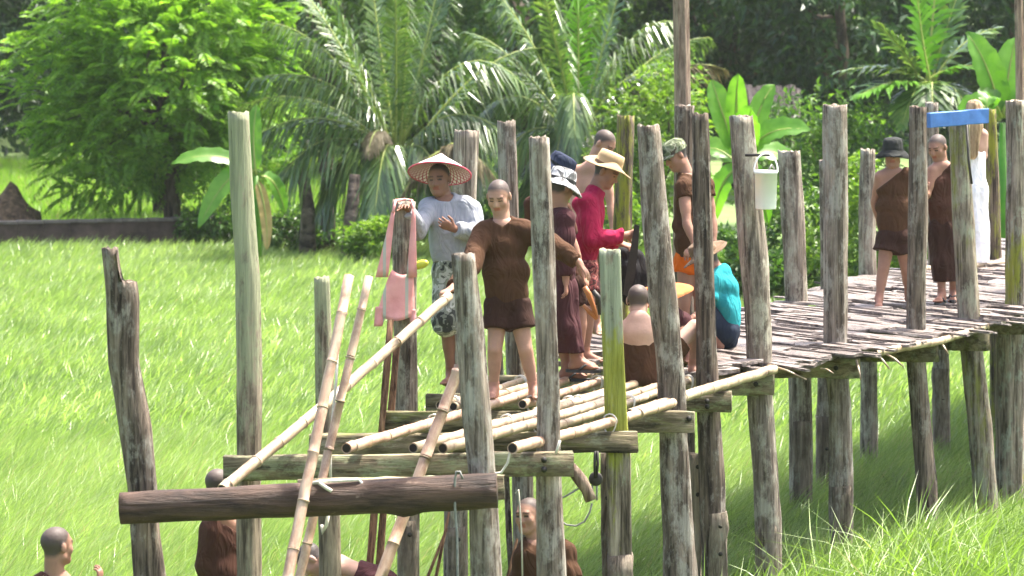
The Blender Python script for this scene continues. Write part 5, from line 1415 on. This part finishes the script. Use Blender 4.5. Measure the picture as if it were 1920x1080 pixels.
# camouflage cap
person('man in camouflage cap and long brown tunic over orange shorts looking down', 32.4, (1267, 291), (-0.82, -0.38, -0.48), (1287, 322), ((1276, 346, -0.15), (1328, 344, 0.08)), (1298, 470),
       [((1288, 420, -0.24), (1304, 462, -0.3), (1284, 478, -0.32), (0, 0.6, -0.8), 0.6, 1), ((1336, 415, 0.0), (1338, 470, -0.1), (1332, 492, -0.12), (-1, 0, 0), 0.4, 1)],
       [((1284, 490), (1283, 568, -0.03), (1284, 630), (-0.5, -1, 0)), ((1312, 490), (1314, 568), (1316, 630), (0.1, -1, 0))],
       [sh_('brown', 'tunic', sleeve=0.30, hem=0.05, low=0.02), so_('orange', leg=0.26, loose=0.02)], ('cap', M['camo_green'], 0.05), 'tan', 'short', (-0.5, -0.85, 0), 7)
# bare backed man sitting
person('bare backed shaven man squatting with a brown cloth round his waist', 29.45, (1197, 563, 0.06), (0.18, 0.95, -0.25), (1196, 592), ((1158, 612), (1238, 610)), (1202, 682),
       [((1150, 660, 0.22), (1170, 672, 0.42), (1185, 676, 0.5), (0, 0, -1), 0.5, 1), ((1254, 655, 0.2), (1262, 668, 0.42), (1250, 676, 0.5), (0, 0, -1), 0.5, -1)],
       [((1180, 690, 0.1), (1172, 640, 0.42), (1185, 694, 0.5), (0, 1, 0)), ((1236, 690, 0.06), (1302, 612, 0.25), (1300, 684, 0.34), (0.3, 1, 0))],
       [dict(kind='wrap', mat=M['brown'], name='waist_cloth', hemy=722, rise=0.46, leg=0.62)], None, 'pale', 'shaved', (0, 1, 0), 8, hunch=0.04)
# maroon, orange brim
person('crouching man in maroon shirt under a wide orange brimmed hat', 30.75, (1240, 558), (-0.4, -0.72, -0.55), (1252, 584), ((1222, 602, 0.05), (1284, 598, 0.05)), (1268, 650, 0.2),
       [((1222, 642, -0.1), (1240, 660, -0.25), (1252, 668, -0.3), (0, 0, -1), 0.5, 1), ((1288, 640, 0.0), (1270, 662, -0.2), (1258, 668, -0.28), (0, 0, -1), 0.5, -1)],
       [((1250, 652, 0.15), (1238, 622, -0.2), (1246, 662, -0.05), (-0.3, -1, 0)), ((1286, 652, 0.2), (1282, 625, -0.15), (1284, 662, 0.05), (0.2, -1, 0))],
       [sh_('maroon', sleeve=0.7, hem=0.04), so_('brown2', leg=0.8)], ('brim', M['straw_orange'], 0.3, 1.0), 'tan', 'short', (-0.3, -0.9, -0.3), 9)
# teal crouching
person('man in turquoise shirt and straw hat crouching on the deck boards', 31.75, (1325, 486), (-0.82, -0.25, -0.52), (1344, 504), ((1338, 522, -0.15), (1352, 518, 0.17)), (1360, 612),
       [((1322, 580, -0.22), (1296, 598, -0.3), (1280, 606, -0.32), (0, 0, -1), 0.5, 1), ((1334, 578, 0.2), (1306, 600, 0.1), (1292, 608, 0.05), (0, 0, -1), 0.5, -1)],
       [((1358, 622, -0.09), (1318, 584, -0.14), (1344, 640, -0.12), (-1, -0.2, 0)), ((1364, 622, 0.09), (1325, 590, 0.12), (1360, 642, 0.1), (-1, -0.1, 0))],
       [sh_('teal', sleeve=0.6, hem=0.03, low=0.012, spinehem=True, fold=0.013), so_('navyc', leg=0.85, loose=0.02)], ('straw', M['straw_brown'], 0.0, 1.0), 'tan', 'short', (-0.9, -0.3, 0), 10, hunch=0.06)
# walking monks
person('monk in black bucket hat and brown one shouldered robe walking on the deck', 35.9, (1674, 289), (-0.12, -0.98, -0.05), (1673, 315), ((1646, 326), (1702, 324)), (1676, 432),
       [((1640, 378, 0.12), (1650, 424, 0.2), (1662, 436, 0.22), (0, 1, 0), 0.4, 1), ((1708, 378, 0.08), (1706, 424, 0.02), (1706, 446, 0.0), (-1, 0, 0), 0.4, -1)],
       [((1662, 446), (1656, 506, -0.06), (1648, 560, -0.08), (-0.1, -1, 0), 0.02), ((1692, 446), (1700, 506, 0.05), (1704, 552, 0.2), (0.1, -1, 0))],
       [sh_('brown', 'robe', sleeve=0.3, hem=0.09, bare='A', drop=0.03, low=0.016), so_('brown2', leg=0.42, loose=0.04)], ('bucket', M['hat_black'], -0.05, 0.95), 'tan', 'short', seed=11)
person('shaven monk in a long brown robe and sandals walking behind', 36.3, (1758, 276), (-0.55, -0.74, -0.35), (1764, 302), ((1744, 316, -0.05), (1792, 314)), (1772, 420),
       [((1738, 365, -0.1), (1734, 362, -0.25), (1735, 350, -0.3), (0, 0.8, 0), 0.5, 1), ((1796, 365), (1794, 410, -0.05), (1793, 430, -0.08), (-1, 0, 0), 0.4, -1)],
       [((1760, 432), (1764, 492, -0.06), (1766, 552, -0.06), (-0.4, -1, 0), 0, True), ((1784, 432), (1786, 492, 0.04), (1788, 546, 0.18), (-0.2, -1, 0), 0.03, True)],
       [sh_('brown3', 'robe', sleeve=0.6, hem=0.06, bare='A', drop=0.03), sk_('brown2', 527, r1=0.13)], None, 'tan', 'shaved', seed=12)
# woman
person('woman with long blond hair and ankle length white dress', 41.0, (1828, 207), (0.22, 0.97, 0.0), (1827, 234), ((1806, 248), (1847, 248)), (1824, 345),
       [((1800, 295, 0.05), (1808, 320, 0.2), (1816, 318, 0.25), (0, 1, 0), 0.4, 1), ((1845, 292, 0.04), (1838, 300, 0.22), (1842, 285, 0.27), (0, 1, 0), 0.4, -1)],
       [((1814, 358), (1814, 425), (1814, 486), (0.5, 1, 0)), ((1834, 358), (1836, 425), (1838, 486), (0.5, 1, 0))],
       [sk_('white', 492, 'dress', r1=0.17, rise=0.55)], None, 'pale', 'long', (0.6, 0.8, 0), 13)
# below the bridge
person('shaven monk in brown robe looking away across the grass', 24.0, (107, 1023), (0.72, 0.66, 0.02), (102, 1072), ((68, 1095, -0.05), (152, 1098, 0.05)), (110, 1225),
       [((60, 1160), (75, 1230, 0.1), (85, 1255, 0.12), (0, 1, 0), 0.4, 1), ((172, 1150, 0.1), (184, 1100, 0.24), (188, 1076, 0.26), (-1, 0.3, 0), 0.7, -1)],
       [((88, 1245), (88, 1360), (88, 1462), (0.5, 1, 0)), ((135, 1245), (137, 1360), (138, 1462), (0.5, 1, 0))],
       [sh_('brown3', 'robe', sleeve=0.4, hem=0.1, bare='B', drop=0.0), sk_('brown2', 1400)], None, 'tan', 'shaved', (0.6, 0.8, 0), 14)
person('man in brown long sleeves standing behind the log beam with one shoulder bare', 26.25, (410, 912), (0.6, 0.72, -0.2), (414, 958), ((388, 990, -0.05), (462, 990, 0.08)), (415, 1125),
       [((384, 1060, -0.06), (398, 1125, 0.05), (405, 1150, 0.1), (0, 1, 0), 0.4, 1), ((475, 1060, 0.1), (470, 1120, 0.2), (465, 1145, 0.22), (0, 1, 0), 0.4, -1)],
       [((395, 1145), (396, 1250), (396, 1330), (0.4, 1, 0)), ((438, 1145), (440, 1250), (442, 1330), (0.4, 1, 0))],
       [sh_('brown3', 'robe', sleeve=1.9, hem=0.1, bare='B', drop=0.01), sk_('brown2', 1280)], None, 'tan', 'shaved', (0.6, 0.8, 0), 15)
person('bare backed man bending low behind the bridge posts', 27.7, (583, 1050), (-0.5, -0.2, -0.8), (606, 1048), ((612, 1058, -0.17), (618, 1054, 0.17)), (690, 1085),
       [((605, 1120, -0.2), (600, 1175, -0.15), (598, 1200, -0.15), (0, 1, 0), 0.4, 1), ((618, 1120, 0.2), (612, 1175, 0.15), (610, 1200, 0.15), (0, -1, 0), 0.4, 1)],
       [((698, 1098, -0.1), (676, 1190, -0.1), (700, 1265, -0.1), (-1, 0, 0)), ((698, 1098, 0.1), (680, 1190, 0.1), (704, 1265, 0.1), (-1, 0, 0))],
       [dict(kind='wrap', mat=M['maroon'], name='waist_cloth', hemy=1200, rise=0.30, leg=0.9)], None, 'pale', 'short', (-0.3, 0, -1), 16, up=(-0.9, 0, 0.45))
person('shaven monk in brown tee standing on the grass under the beams', 26.4, (991, 966), (-0.52, -0.85, 0.0), (1004, 1010), ((978, 1028, -0.05), (1064, 1024, 0.05)), (1022, 1165),
       [((970, 1095), (980, 1160, -0.1), (985, 1185, -0.1), (0, 1, 0), 0.4, 1), ((1074, 1090), (1068, 1155, -0.05), (1062, 1180, -0.05), (0, 1, 0), 0.4, -1)],
       [((1005, 1185), (1004, 1270), (1004, 1325), (-0.4, -1, 0)), ((1045, 1185), (1046, 1270), (1047, 1325), (0, -1, 0))],
       [sh_('brown', sleeve=0.95, hem=0.05), sk_('brown2', 1290)], None, 'light', 'shaved', (-0.4, -0.9, 0), 17)

# ------------------------------------------------------------------ things on and around the bridge
# pink shoulder bag hung on a post
bag_Y = 28.6 - 0.13
bag = empty('shoulder_bag', P(742, 600, bag_Y)); 
m, nt, b = newmat('pink_bag_cloth')
sp = node(nt, 'ShaderNodeSeparateXYZ', {0: coords(nt)})
st = node(nt, 'ShaderNodeMath', {0: node(nt, 'ShaderNodeMath', {0: sp.outputs[0]}, operation='ABSOLUTE').outputs[0], 1: 0.085}, operation='SUBTRACT').outputs[0]
st = node(nt, 'ShaderNodeMath', {0: node(nt, 'ShaderNodeMath', {0: st}, operation='ABSOLUTE').outputs[0], 1: 0.012}, operation='LESS_THAN').outputs[0]
nz = node(nt, 'ShaderNodeTexNoise', {'Vector': coords(nt), 'Scale': 9.0, 'Detail': 4.0}).outputs[0]
nt.links.new(mixc(nt, st, ramp(nt, nz, [(0.3, (0.62, 0.25, 0.23)), (0.7, (0.76, 0.36, 0.33))]), (0.42, 0.40, 0.33)), b.inputs['Base Color'])
b.inputs['Roughness'].default_value = 0.9; bump(nt, b, nz, 0.02, 0.6); M['bag'] = m
def sheet(grid, thick, nrm=(0, -1, 0)):
    g = np.asarray(grid, float); nu, nv = g.shape[:2]; nrm = np.asarray(nrm, float)
    a = g.reshape(-1, 3); v = np.concatenate([a, a - nrm * thick]); o = nu * nv; f = []
    for i in range(nu - 1):
        for j in range(nv - 1):
            q = (i * nv + j, i * nv + j + 1, (i + 1) * nv + j + 1, (i + 1) * nv + j); f.append(q); f.append(tuple(x + o for x in q[::-1]))
    edge = [i * nv for i in range(nu)] + [(nu - 1) * nv + j for j in range(1, nv)] + [i * nv + nv - 1 for i in range(nu - 2, -1, -1)] + [j for j in range(nv - 2, 0, -1)]
    for k in range(len(edge)):
        a_, b_ = edge[k], edge[(k + 1) % len(edge)]; f.append((a_, b_, b_ + o, a_ + o))
    return v, f
g = []
for i in range(12):
    t = i / 11; y = 506 + (590 - 506) * t
    l = lerp(735, 706, t ** 0.8); rr_ = lerp(775, 778, t); row = []
    for j in range(12):
        s_ = j / 11; x = lerp(l, rr_, s_)
        ytop = y + 10 * math.sin(math.pi * s_) * (1 - t) + 12 * math.sin(math.pi * s_) * t
        row.append(P(x, ytop, bag_Y - 0.045 * math.sin(math.pi * s_) * (0.4 + t) - 0.008 * math.sin(7 * s_ + 3 * t)))
    g.append(row)
v, f = sheet(g, 0.03); part('bag_body', v, f, M['bag'], bag)
for (x0, y0, x1, y1, w0, w1) in ((737, 398, 716, 520, 7, 24), (776, 392, 772, 520, 6, 20), (716, 575, 709, 612, 24, 16), (772, 580, 776, 606, 14, 12)):
    g = [[P(lerp(x0, x1, t) + (s_ - 0.5) * lerp(w0, w1, t), lerp(y0, y1, t), bag_Y - 0.02 + 0.006 * math.sin(5 * t + s_)) for s_ in (0, 0.5, 1)] for t in np.linspace(0, 1, 8)]
    v, f = sheet(g, 0.012); part('strap' if y0 < 500 else 'corner_tail', v, f, M['bag'], bag)
mb = MB(); top = [P(737, 398, 28.45), P(742, 376, 28.52), P(758, 374, 28.6), P(772, 376, 28.56), P(776, 394, 28.47)]; mb.tube(top, 0.012, 6); part('strap', mb.v, mb.f, M['bag'], bag)
tag(bag, 'pink cloth shoulder bag with grey stripes hung over a post top', 'bag')

# yellow green tool handle wedged at the same post
mb = MB(); q0, q1 = P(776, 500, 28.5), P(802, 492, 28.42)
mb.tube([q0, lerp(q0, q1, .3), lerp(q0, q1, .65), lerp(q0, q1, .9), q1], [0.02, 0.032, 0.034, 0.024, 0.010], 12)
M['lime'] = plain('lime_plastic', (0.52, 0.50, 0.05), 0.4, 0.15, 8, 0)
o = solo('plastic_bottle', mb.v, mb.f, M['lime']); tag(o, 'small yellow green plastic bottle stuck beside the pink bag post', 'bottle')

# white bucket on the post
bk = empty('bucket', P(1440, 392, 30.5)); c = P(1436, 392, 30.5)
M['white_plastic'] = plain('white_plastic', (0.82, 0.82, 0.80), 0.35, 0.04, 5, 0)
k_ = 30.5 / F; hgt = 72 * k_; r0, r1 = 19.5 * k_, 21.5 * k_
mb = MB(); mb.lathe([(0.001, 0.0), (r0 * 0.94, 0.0), (r0, 0.01), (r1, hgt), (r1 * 1.05, hgt), (r1 * 1.05, hgt - 0.022), (r1 * 1.0, hgt - 0.024)], c, 36)
part('bucket_body', mb.v, mb.f, M['white_plastic'], bk)
mb = MB(); mb.lathe([(r1 * 1.04, hgt + 0.002), (r1 * 0.96, hgt - 0.002), (r0 * 0.93, 0.012), (0.001, 0.012)], c, 36); part('bucket_inside', mb.v, mb.f, M['white_plastic'], bk)
mb = MB(); pts = [c + np.array([r1 * 1.05 * math.cos(w), 0, hgt - 0.01 + 0.15 * math.sin(w)]) for w in np.linspace(0, math.pi, 15)]; mb.tube(pts, 0.007, 6); part('handle', mb.v, mb.f, M['white_plastic'], bk)
mb = MB(); mb.tube([c + np.array([0.02, -r1 * 0.7, hgt + 0.01]), c + np.array([0.045, -r1 * 0.3, hgt + 0.05]), c + np.array([0.07, 0, hgt + 0.02])], 0.008, 6); part('cord_tie', mb.v, mb.f, M['wire'], bk)
mb = MB(); pk = c + np.array([-r1 * 0.2, 0, hgt + 0.13]); mb.tube([pk + np.array([0.05, 0.0, 0]), pk + np.array([-0.14, 0.12, -0.01])], 0.012, 6); part('peg', mb.v, mb.f, M['iron'], bk)
tag(bk, 'white plastic bucket hanging from a peg on the pale bark post', 'bucket')

# blue board
mb = MB(); timber(mb, P(1741, 226, 34.55), P(1850, 217, 34.95), 0.135, 0.06, 71, n=6, rough=0.002)
M['blue'] = plain('blue_paint', (0.055, 0.16, 0.44), 0.55, 0.2, 9, 0.003)
o = solo('blue_board', mb.v, mb.f, M['blue'], smooth=False); tag(o, 'bright blue painted board lying across the mossy leaning post', 'board')
mb = MB(); mb.tube([P(1813, 234, 34.72), P(1816, 300, 34.66), P(1822, 345, 34.66)], 0.012, 6)
tag(solo('strap', mb.v, mb.f, M['iron']), 'thin black strap hanging below the blue board', 'strap')

# dark blade held by the crimson shirted man, and black bag
mb = MB(); V = []
out = [(1190, 420), (1199, 424), (1196, 470), (1190, 520), (1178, 556), (1168, 552), (1176, 500), (1184, 455)]
for dy in (-0.02, 0.02):
    for (x, y) in out: V.append(P(x, y, 30.68 + dy))
n = len(out); mb.add(V, [tuple(range(n)), tuple(range(n, 2 * n))[::-1]] + [(k, k + n, (k + 1) % n + n, (k + 1) % n) for k in range(n)])
M['dark_board'] = plain('blackened_wood', (0.022, 0.016, 0.012), 0.7, 0.4, 12, 0.004)
tag(solo('blade', mb.v, mb.f, M['dark_board'], smooth=False), 'long black blade held upright by the man in crimson', 'blade')
Fb = Field(P(1150, 580, 31.1) - 0.1, P(1215, 450, 31.4) + 0.2, 0.014); Bx = np.eye(3)
Fb.ell(P(1184, 520, 31.25), (0.13, 0.10, 0.22), Bx, 0); Fb.cone(P(1165, 478, 31.25), P(1200, 486, 31.25), 0.05, 0.045, 0.05); Fb.fold(0.012, 3)
v, q = Fb.mesh(); M['black_bag'] = cloth('black_bag_cloth', (0.016, 0.015, 0.016)); tag(solo('black_bag', relax(v, q), q, M['black_bag']), 'black cloth bag full of tools standing behind the mossy square post', 'bag')
# bent wooden bow between the workers
mb = MB(); mb.tube([P(1096, 538, 29.2), P(1104, 552, 29.2), P(1112, 574, 29.2), P(1119, 598, 29.2)], [0.022, 0.024, 0.02, 0.016], 8); mb.tube([P(1119, 598, 29.2), P(1106, 585, 29.2), P(1094, 572, 29.2)], [0.016, 0.02, 0.014], 8)
M['orange_wood'] = plain('varnished_wood', (0.36, 0.13, 0.04), 0.45, 0.25, 10, 0.002)
tag(solo('wooden_hook', mb.v, mb.f, M['orange_wood']), 'orange brown bent wooden hook under the pointing hand', 'hook')
mb = MB(); mb.tube([P(1112, 545, 29.15), P(1124, 560, 29.15), P(1126, 590, 29.15)], [0.018, 0.026, 0.02], 8); tag(solo('clamp', mb.v, mb.f, M['iron']), 'dark metal clamp beside the bent wooden hook', 'clamp')
# loose dark boards at the raw end of the deck
r = np.random.default_rng(44)
for i, (x0, y0, x1, y1) in enumerate(((1040, 668, 1150, 660), (1055, 684, 1160, 672), (1075, 694, 1175, 690), (1180, 706, 1290, 694), (1290, 676, 1400, 684), (1300, 690, 1420, 676), (1270, 702, 1380, 694), (1230, 660, 1330, 668), (1100, 650, 1200, 644))):
    a = deckpt(x0, y0, 2.10); b_ = deckpt(x1, y1, 2.105)
    mb = MB(); timber(mb, a, b_, 0.03, 0.09 + 0.05 * r.uniform(), 800 + i, n=6, rough=0.006)
    tag(solo('loose_board', mb.v, mb.f, M['plank_dark'], smooth=False), 'dark split board lying loose where the deck breaks off', 'board', 'loose boards at the raw deck end')
# straw sticks poking out at the deck edge
for i, (x0, y0, x1, y1, Y) in enumerate(((1440, 684, 1512, 712, 30.5), (1640, 662, 1668, 692, 31.9), (1662, 664, 1694, 688, 32.0), (1540, 692, 1562, 700, 31.3), (1606, 676, 1614, 712, 31.6), (1760, 640, 1778, 664, 33.2))):
    mb = MB(); mb.tube([P(x0, y0, Y + 0.15), P((x0 + x1) / 2, (y0 + y1) / 2 - 3, Y), P(x1, y1, Y - 0.05)], [0.011, 0.01, 0.007], 6)
    tag(solo('stick', mb.v, mb.f, M['bamboo']), 'thin pale stick poking out below the deck edge', 'stick', 'sticks under the deck edge')

# ropes, cords, pulley, branch
def cord(name, pts, r_, mat, label, cat):
    mb = MB(); mb.tube(pts, r_, 6); tag(solo(name, mb.v, mb.f, M[mat]), label, cat)
def px(L_, Y): return [P(x, y, Y) for x, y in L_]
cord('rope', px([(634, 640), (630, 720), (622, 800), (619, 860), (620, 905)], 25.2), 0.010, 'rope', 'pale rope hanging beside the two slim leaning bamboos', 'rope')
cord('rope', px([(616, 962), (612, 985), (604, 1000), (603, 984)], 24.3), 0.012, 'rope', 'short rope end dangling under the log', 'rope')
cord('rope', [P(580, 908, 24.13)] + px([(600, 903), (640, 901), (672, 899), (678, 905)], 24.1) + px([(674, 925)], 24.07), 0.012, 'rope', 'frayed pale rope lying along the top of the log', 'rope')
cord('rope', px([(598, 905), (612, 915), (622, 921)], 24.07), 0.014, 'rope', 'thick rope end hanging over the log face', 'rope')
cord('rope', px([(958, 840), (952, 868), (940, 886), (926, 888), (920, 878)], 25.4), 0.009, 'rope', 'white cord tied from a bamboo end to the beam', 'rope')
cord('rope', px([(1050, 826), (1046, 838), (1042, 850)], 25.55), 0.009, 'rope', 'short white cord beside the dark streaked post', 'rope')
cord('cord', px([(868, 898), (862, 884), (856, 884), (853, 900), (853, 950), (857, 1000), (858, 1060), (858, 1200)], 24.03), 0.008, 'wire', 'grey cord looped over the log and hanging to the ground', 'cord')
cord('cord', [P(966, 925, 25.9), P(972, 918, 25.9), P(974, 940, 25.9), P(978, 1000, 25.9), P(980, 1100, 25.9)], 0.0055, 'rope', 'thin pale cord beside the standing monk', 'cord')
cord('cord', px([(1040, 940), (1065, 928), (1088, 914)], 26.2), 0.007, 'wire', 'thin wire pulled tight to the hanging branch', 'cord')
cord('cord', px([(1110, 944), (1106, 960), (1096, 978), (1080, 986), (1062, 984), (1048, 974)], 26.2), 0.007, 'wire', 'wire loop drooping from the hanging branch', 'cord')
mb = MB(); mb.tube(px([(1066, 872), (1078, 886), (1090, 902), (1100, 918), (1108, 938)], 26.2), [0.04, 0.045, 0.047, 0.04, 0.042], 10)
tag(solo('branch', mb.v, mb.f, M['pole_wood']), 'short crooked branch hanging from the sawn beam end', 'branch')
pu = empty('pulley', P(1117, 912, 26.6)); c = P(1117, 898, 26.6)
mb = MB(); mb.lathe([(0.001, -0.02), (0.045, -0.02), (0.05, -0.012), (0.036, 0.0), (0.05, 0.012), (0.045, 0.02), (0.001, 0.02)], (0, 0, 0), 20); mb.xf(np.array([[1, 0, 0], [0, 0, -1], [0, 1, 0]]), c); part('wheel', mb.v, mb.f, M['iron'], pu)
mb = MB(); mb.tube(px([(1116, 846), (1115, 870), (1116, 896)], 26.57), 0.010, 6); mb.tube(px([(1120, 846), (1121, 870), (1118, 896)], 26.57), 0.010, 6); part('hanger', mb.v, mb.f, M['iron'], pu)
mb = MB(); mb.tube(px([(1111, 902), (1111, 938)], 26.6), 0.007, 6); mb.tube(px([(1119, 904), (1119, 938)], 26.6), 0.007, 6); part('pulley_rope', mb.v, mb.f, M['wire'], pu)
tag(pu, 'small dark pulley hanging under the mossy beam', 'pulley')
for i, (x0, y0, x1, y1, Y) in enumerate(((798, 1080, 838, 990, 28.0), (812, 1080, 842, 960, 28.1), (950, 1075, 970, 1010, 27.6))):
    a, g_ = gpt(x1, y1, Y, x0, y0, Y)
    mb = MB(); mb.tube([g_, lerp(g_, a, .5) + np.array([0.03, 0, 0]), a], [0.02, 0.016, 0.01], 6)
    tag(solo('dead_branch', mb.v, mb.f, M['split_brown']), 'thin dead branch standing in grass under the bridge', 'branch', 'dead branches under the bridge')
# long arching blades at the bank
r = np.random.default_rng(9)
V = []; Fq = []
for i in range(260):
    x = r.uniform(1.9, 4.9); y = r.uniform(26.5, 30.5 + 0.55 * (x - 2.6)); p = np.array([x, y, float(gz(x, y))]); L_ = r.uniform(0.6, 1.25); a = r.uniform(0, 2 * math.pi)
    d = unit(np.array([math.cos(a) * 0.5 - 0.1, math.sin(a) * 0.4, 1.0])); be = np.array([math.cos(a), math.sin(a) * 0.7, -0.7]) * L_ * r.uniform(0.15, 0.7); sdv = np.array([math.sin(a + 1), math.cos(a + 1) * .3, 0]) * 0.009; k = len(V)
    for j, t in enumerate((0, .25, .5, .75, 1.0)):
        q = p + d * L_ * t + be * t * t; ww = (0.8, 1, 0.9, 0.6, 0.08)[j]; V += [q - sdv * ww, q + sdv * ww]
    Fq += [(k + 2 * j, k + 2 * j + 1, k + 2 * j + 3, k + 2 * j + 2) for j in range(4)]
o = obj('long_grass_blades', mesh_np('long_grass_blades', V, Fq), M['grass_bank']); tag(o, 'long arching grass blades rising before the bridge posts', 'grass', kind='stuff')

# ------------------------------------------------------------------ warm damp air
mb = MB(); mb.box((0, 420, 6.5), 830, 1000, 15.5)
me = mesh_np('haze', mb.v, mb.f, False)
hm = D.materials.new('haze'); hm.use_nodes = True; nt = hm.node_tree; nt.nodes.clear()
out = nt.nodes.new('ShaderNodeOutputMaterial'); pv = nt.nodes.new('ShaderNodeVolumePrincipled')
pv.inputs['Color'].default_value = (0.93, 0.97, 0.95, 1); pv.inputs['Density'].default_value = 0.00013; pv.inputs['Anisotropy'].default_value = 0.2
nt.links.new(pv.outputs[0], out.inputs['Volume'])
o = obj('haze', me, hm); tag(o, 'thin pale haze in the damp air over the field', 'haze', kind='stuff')
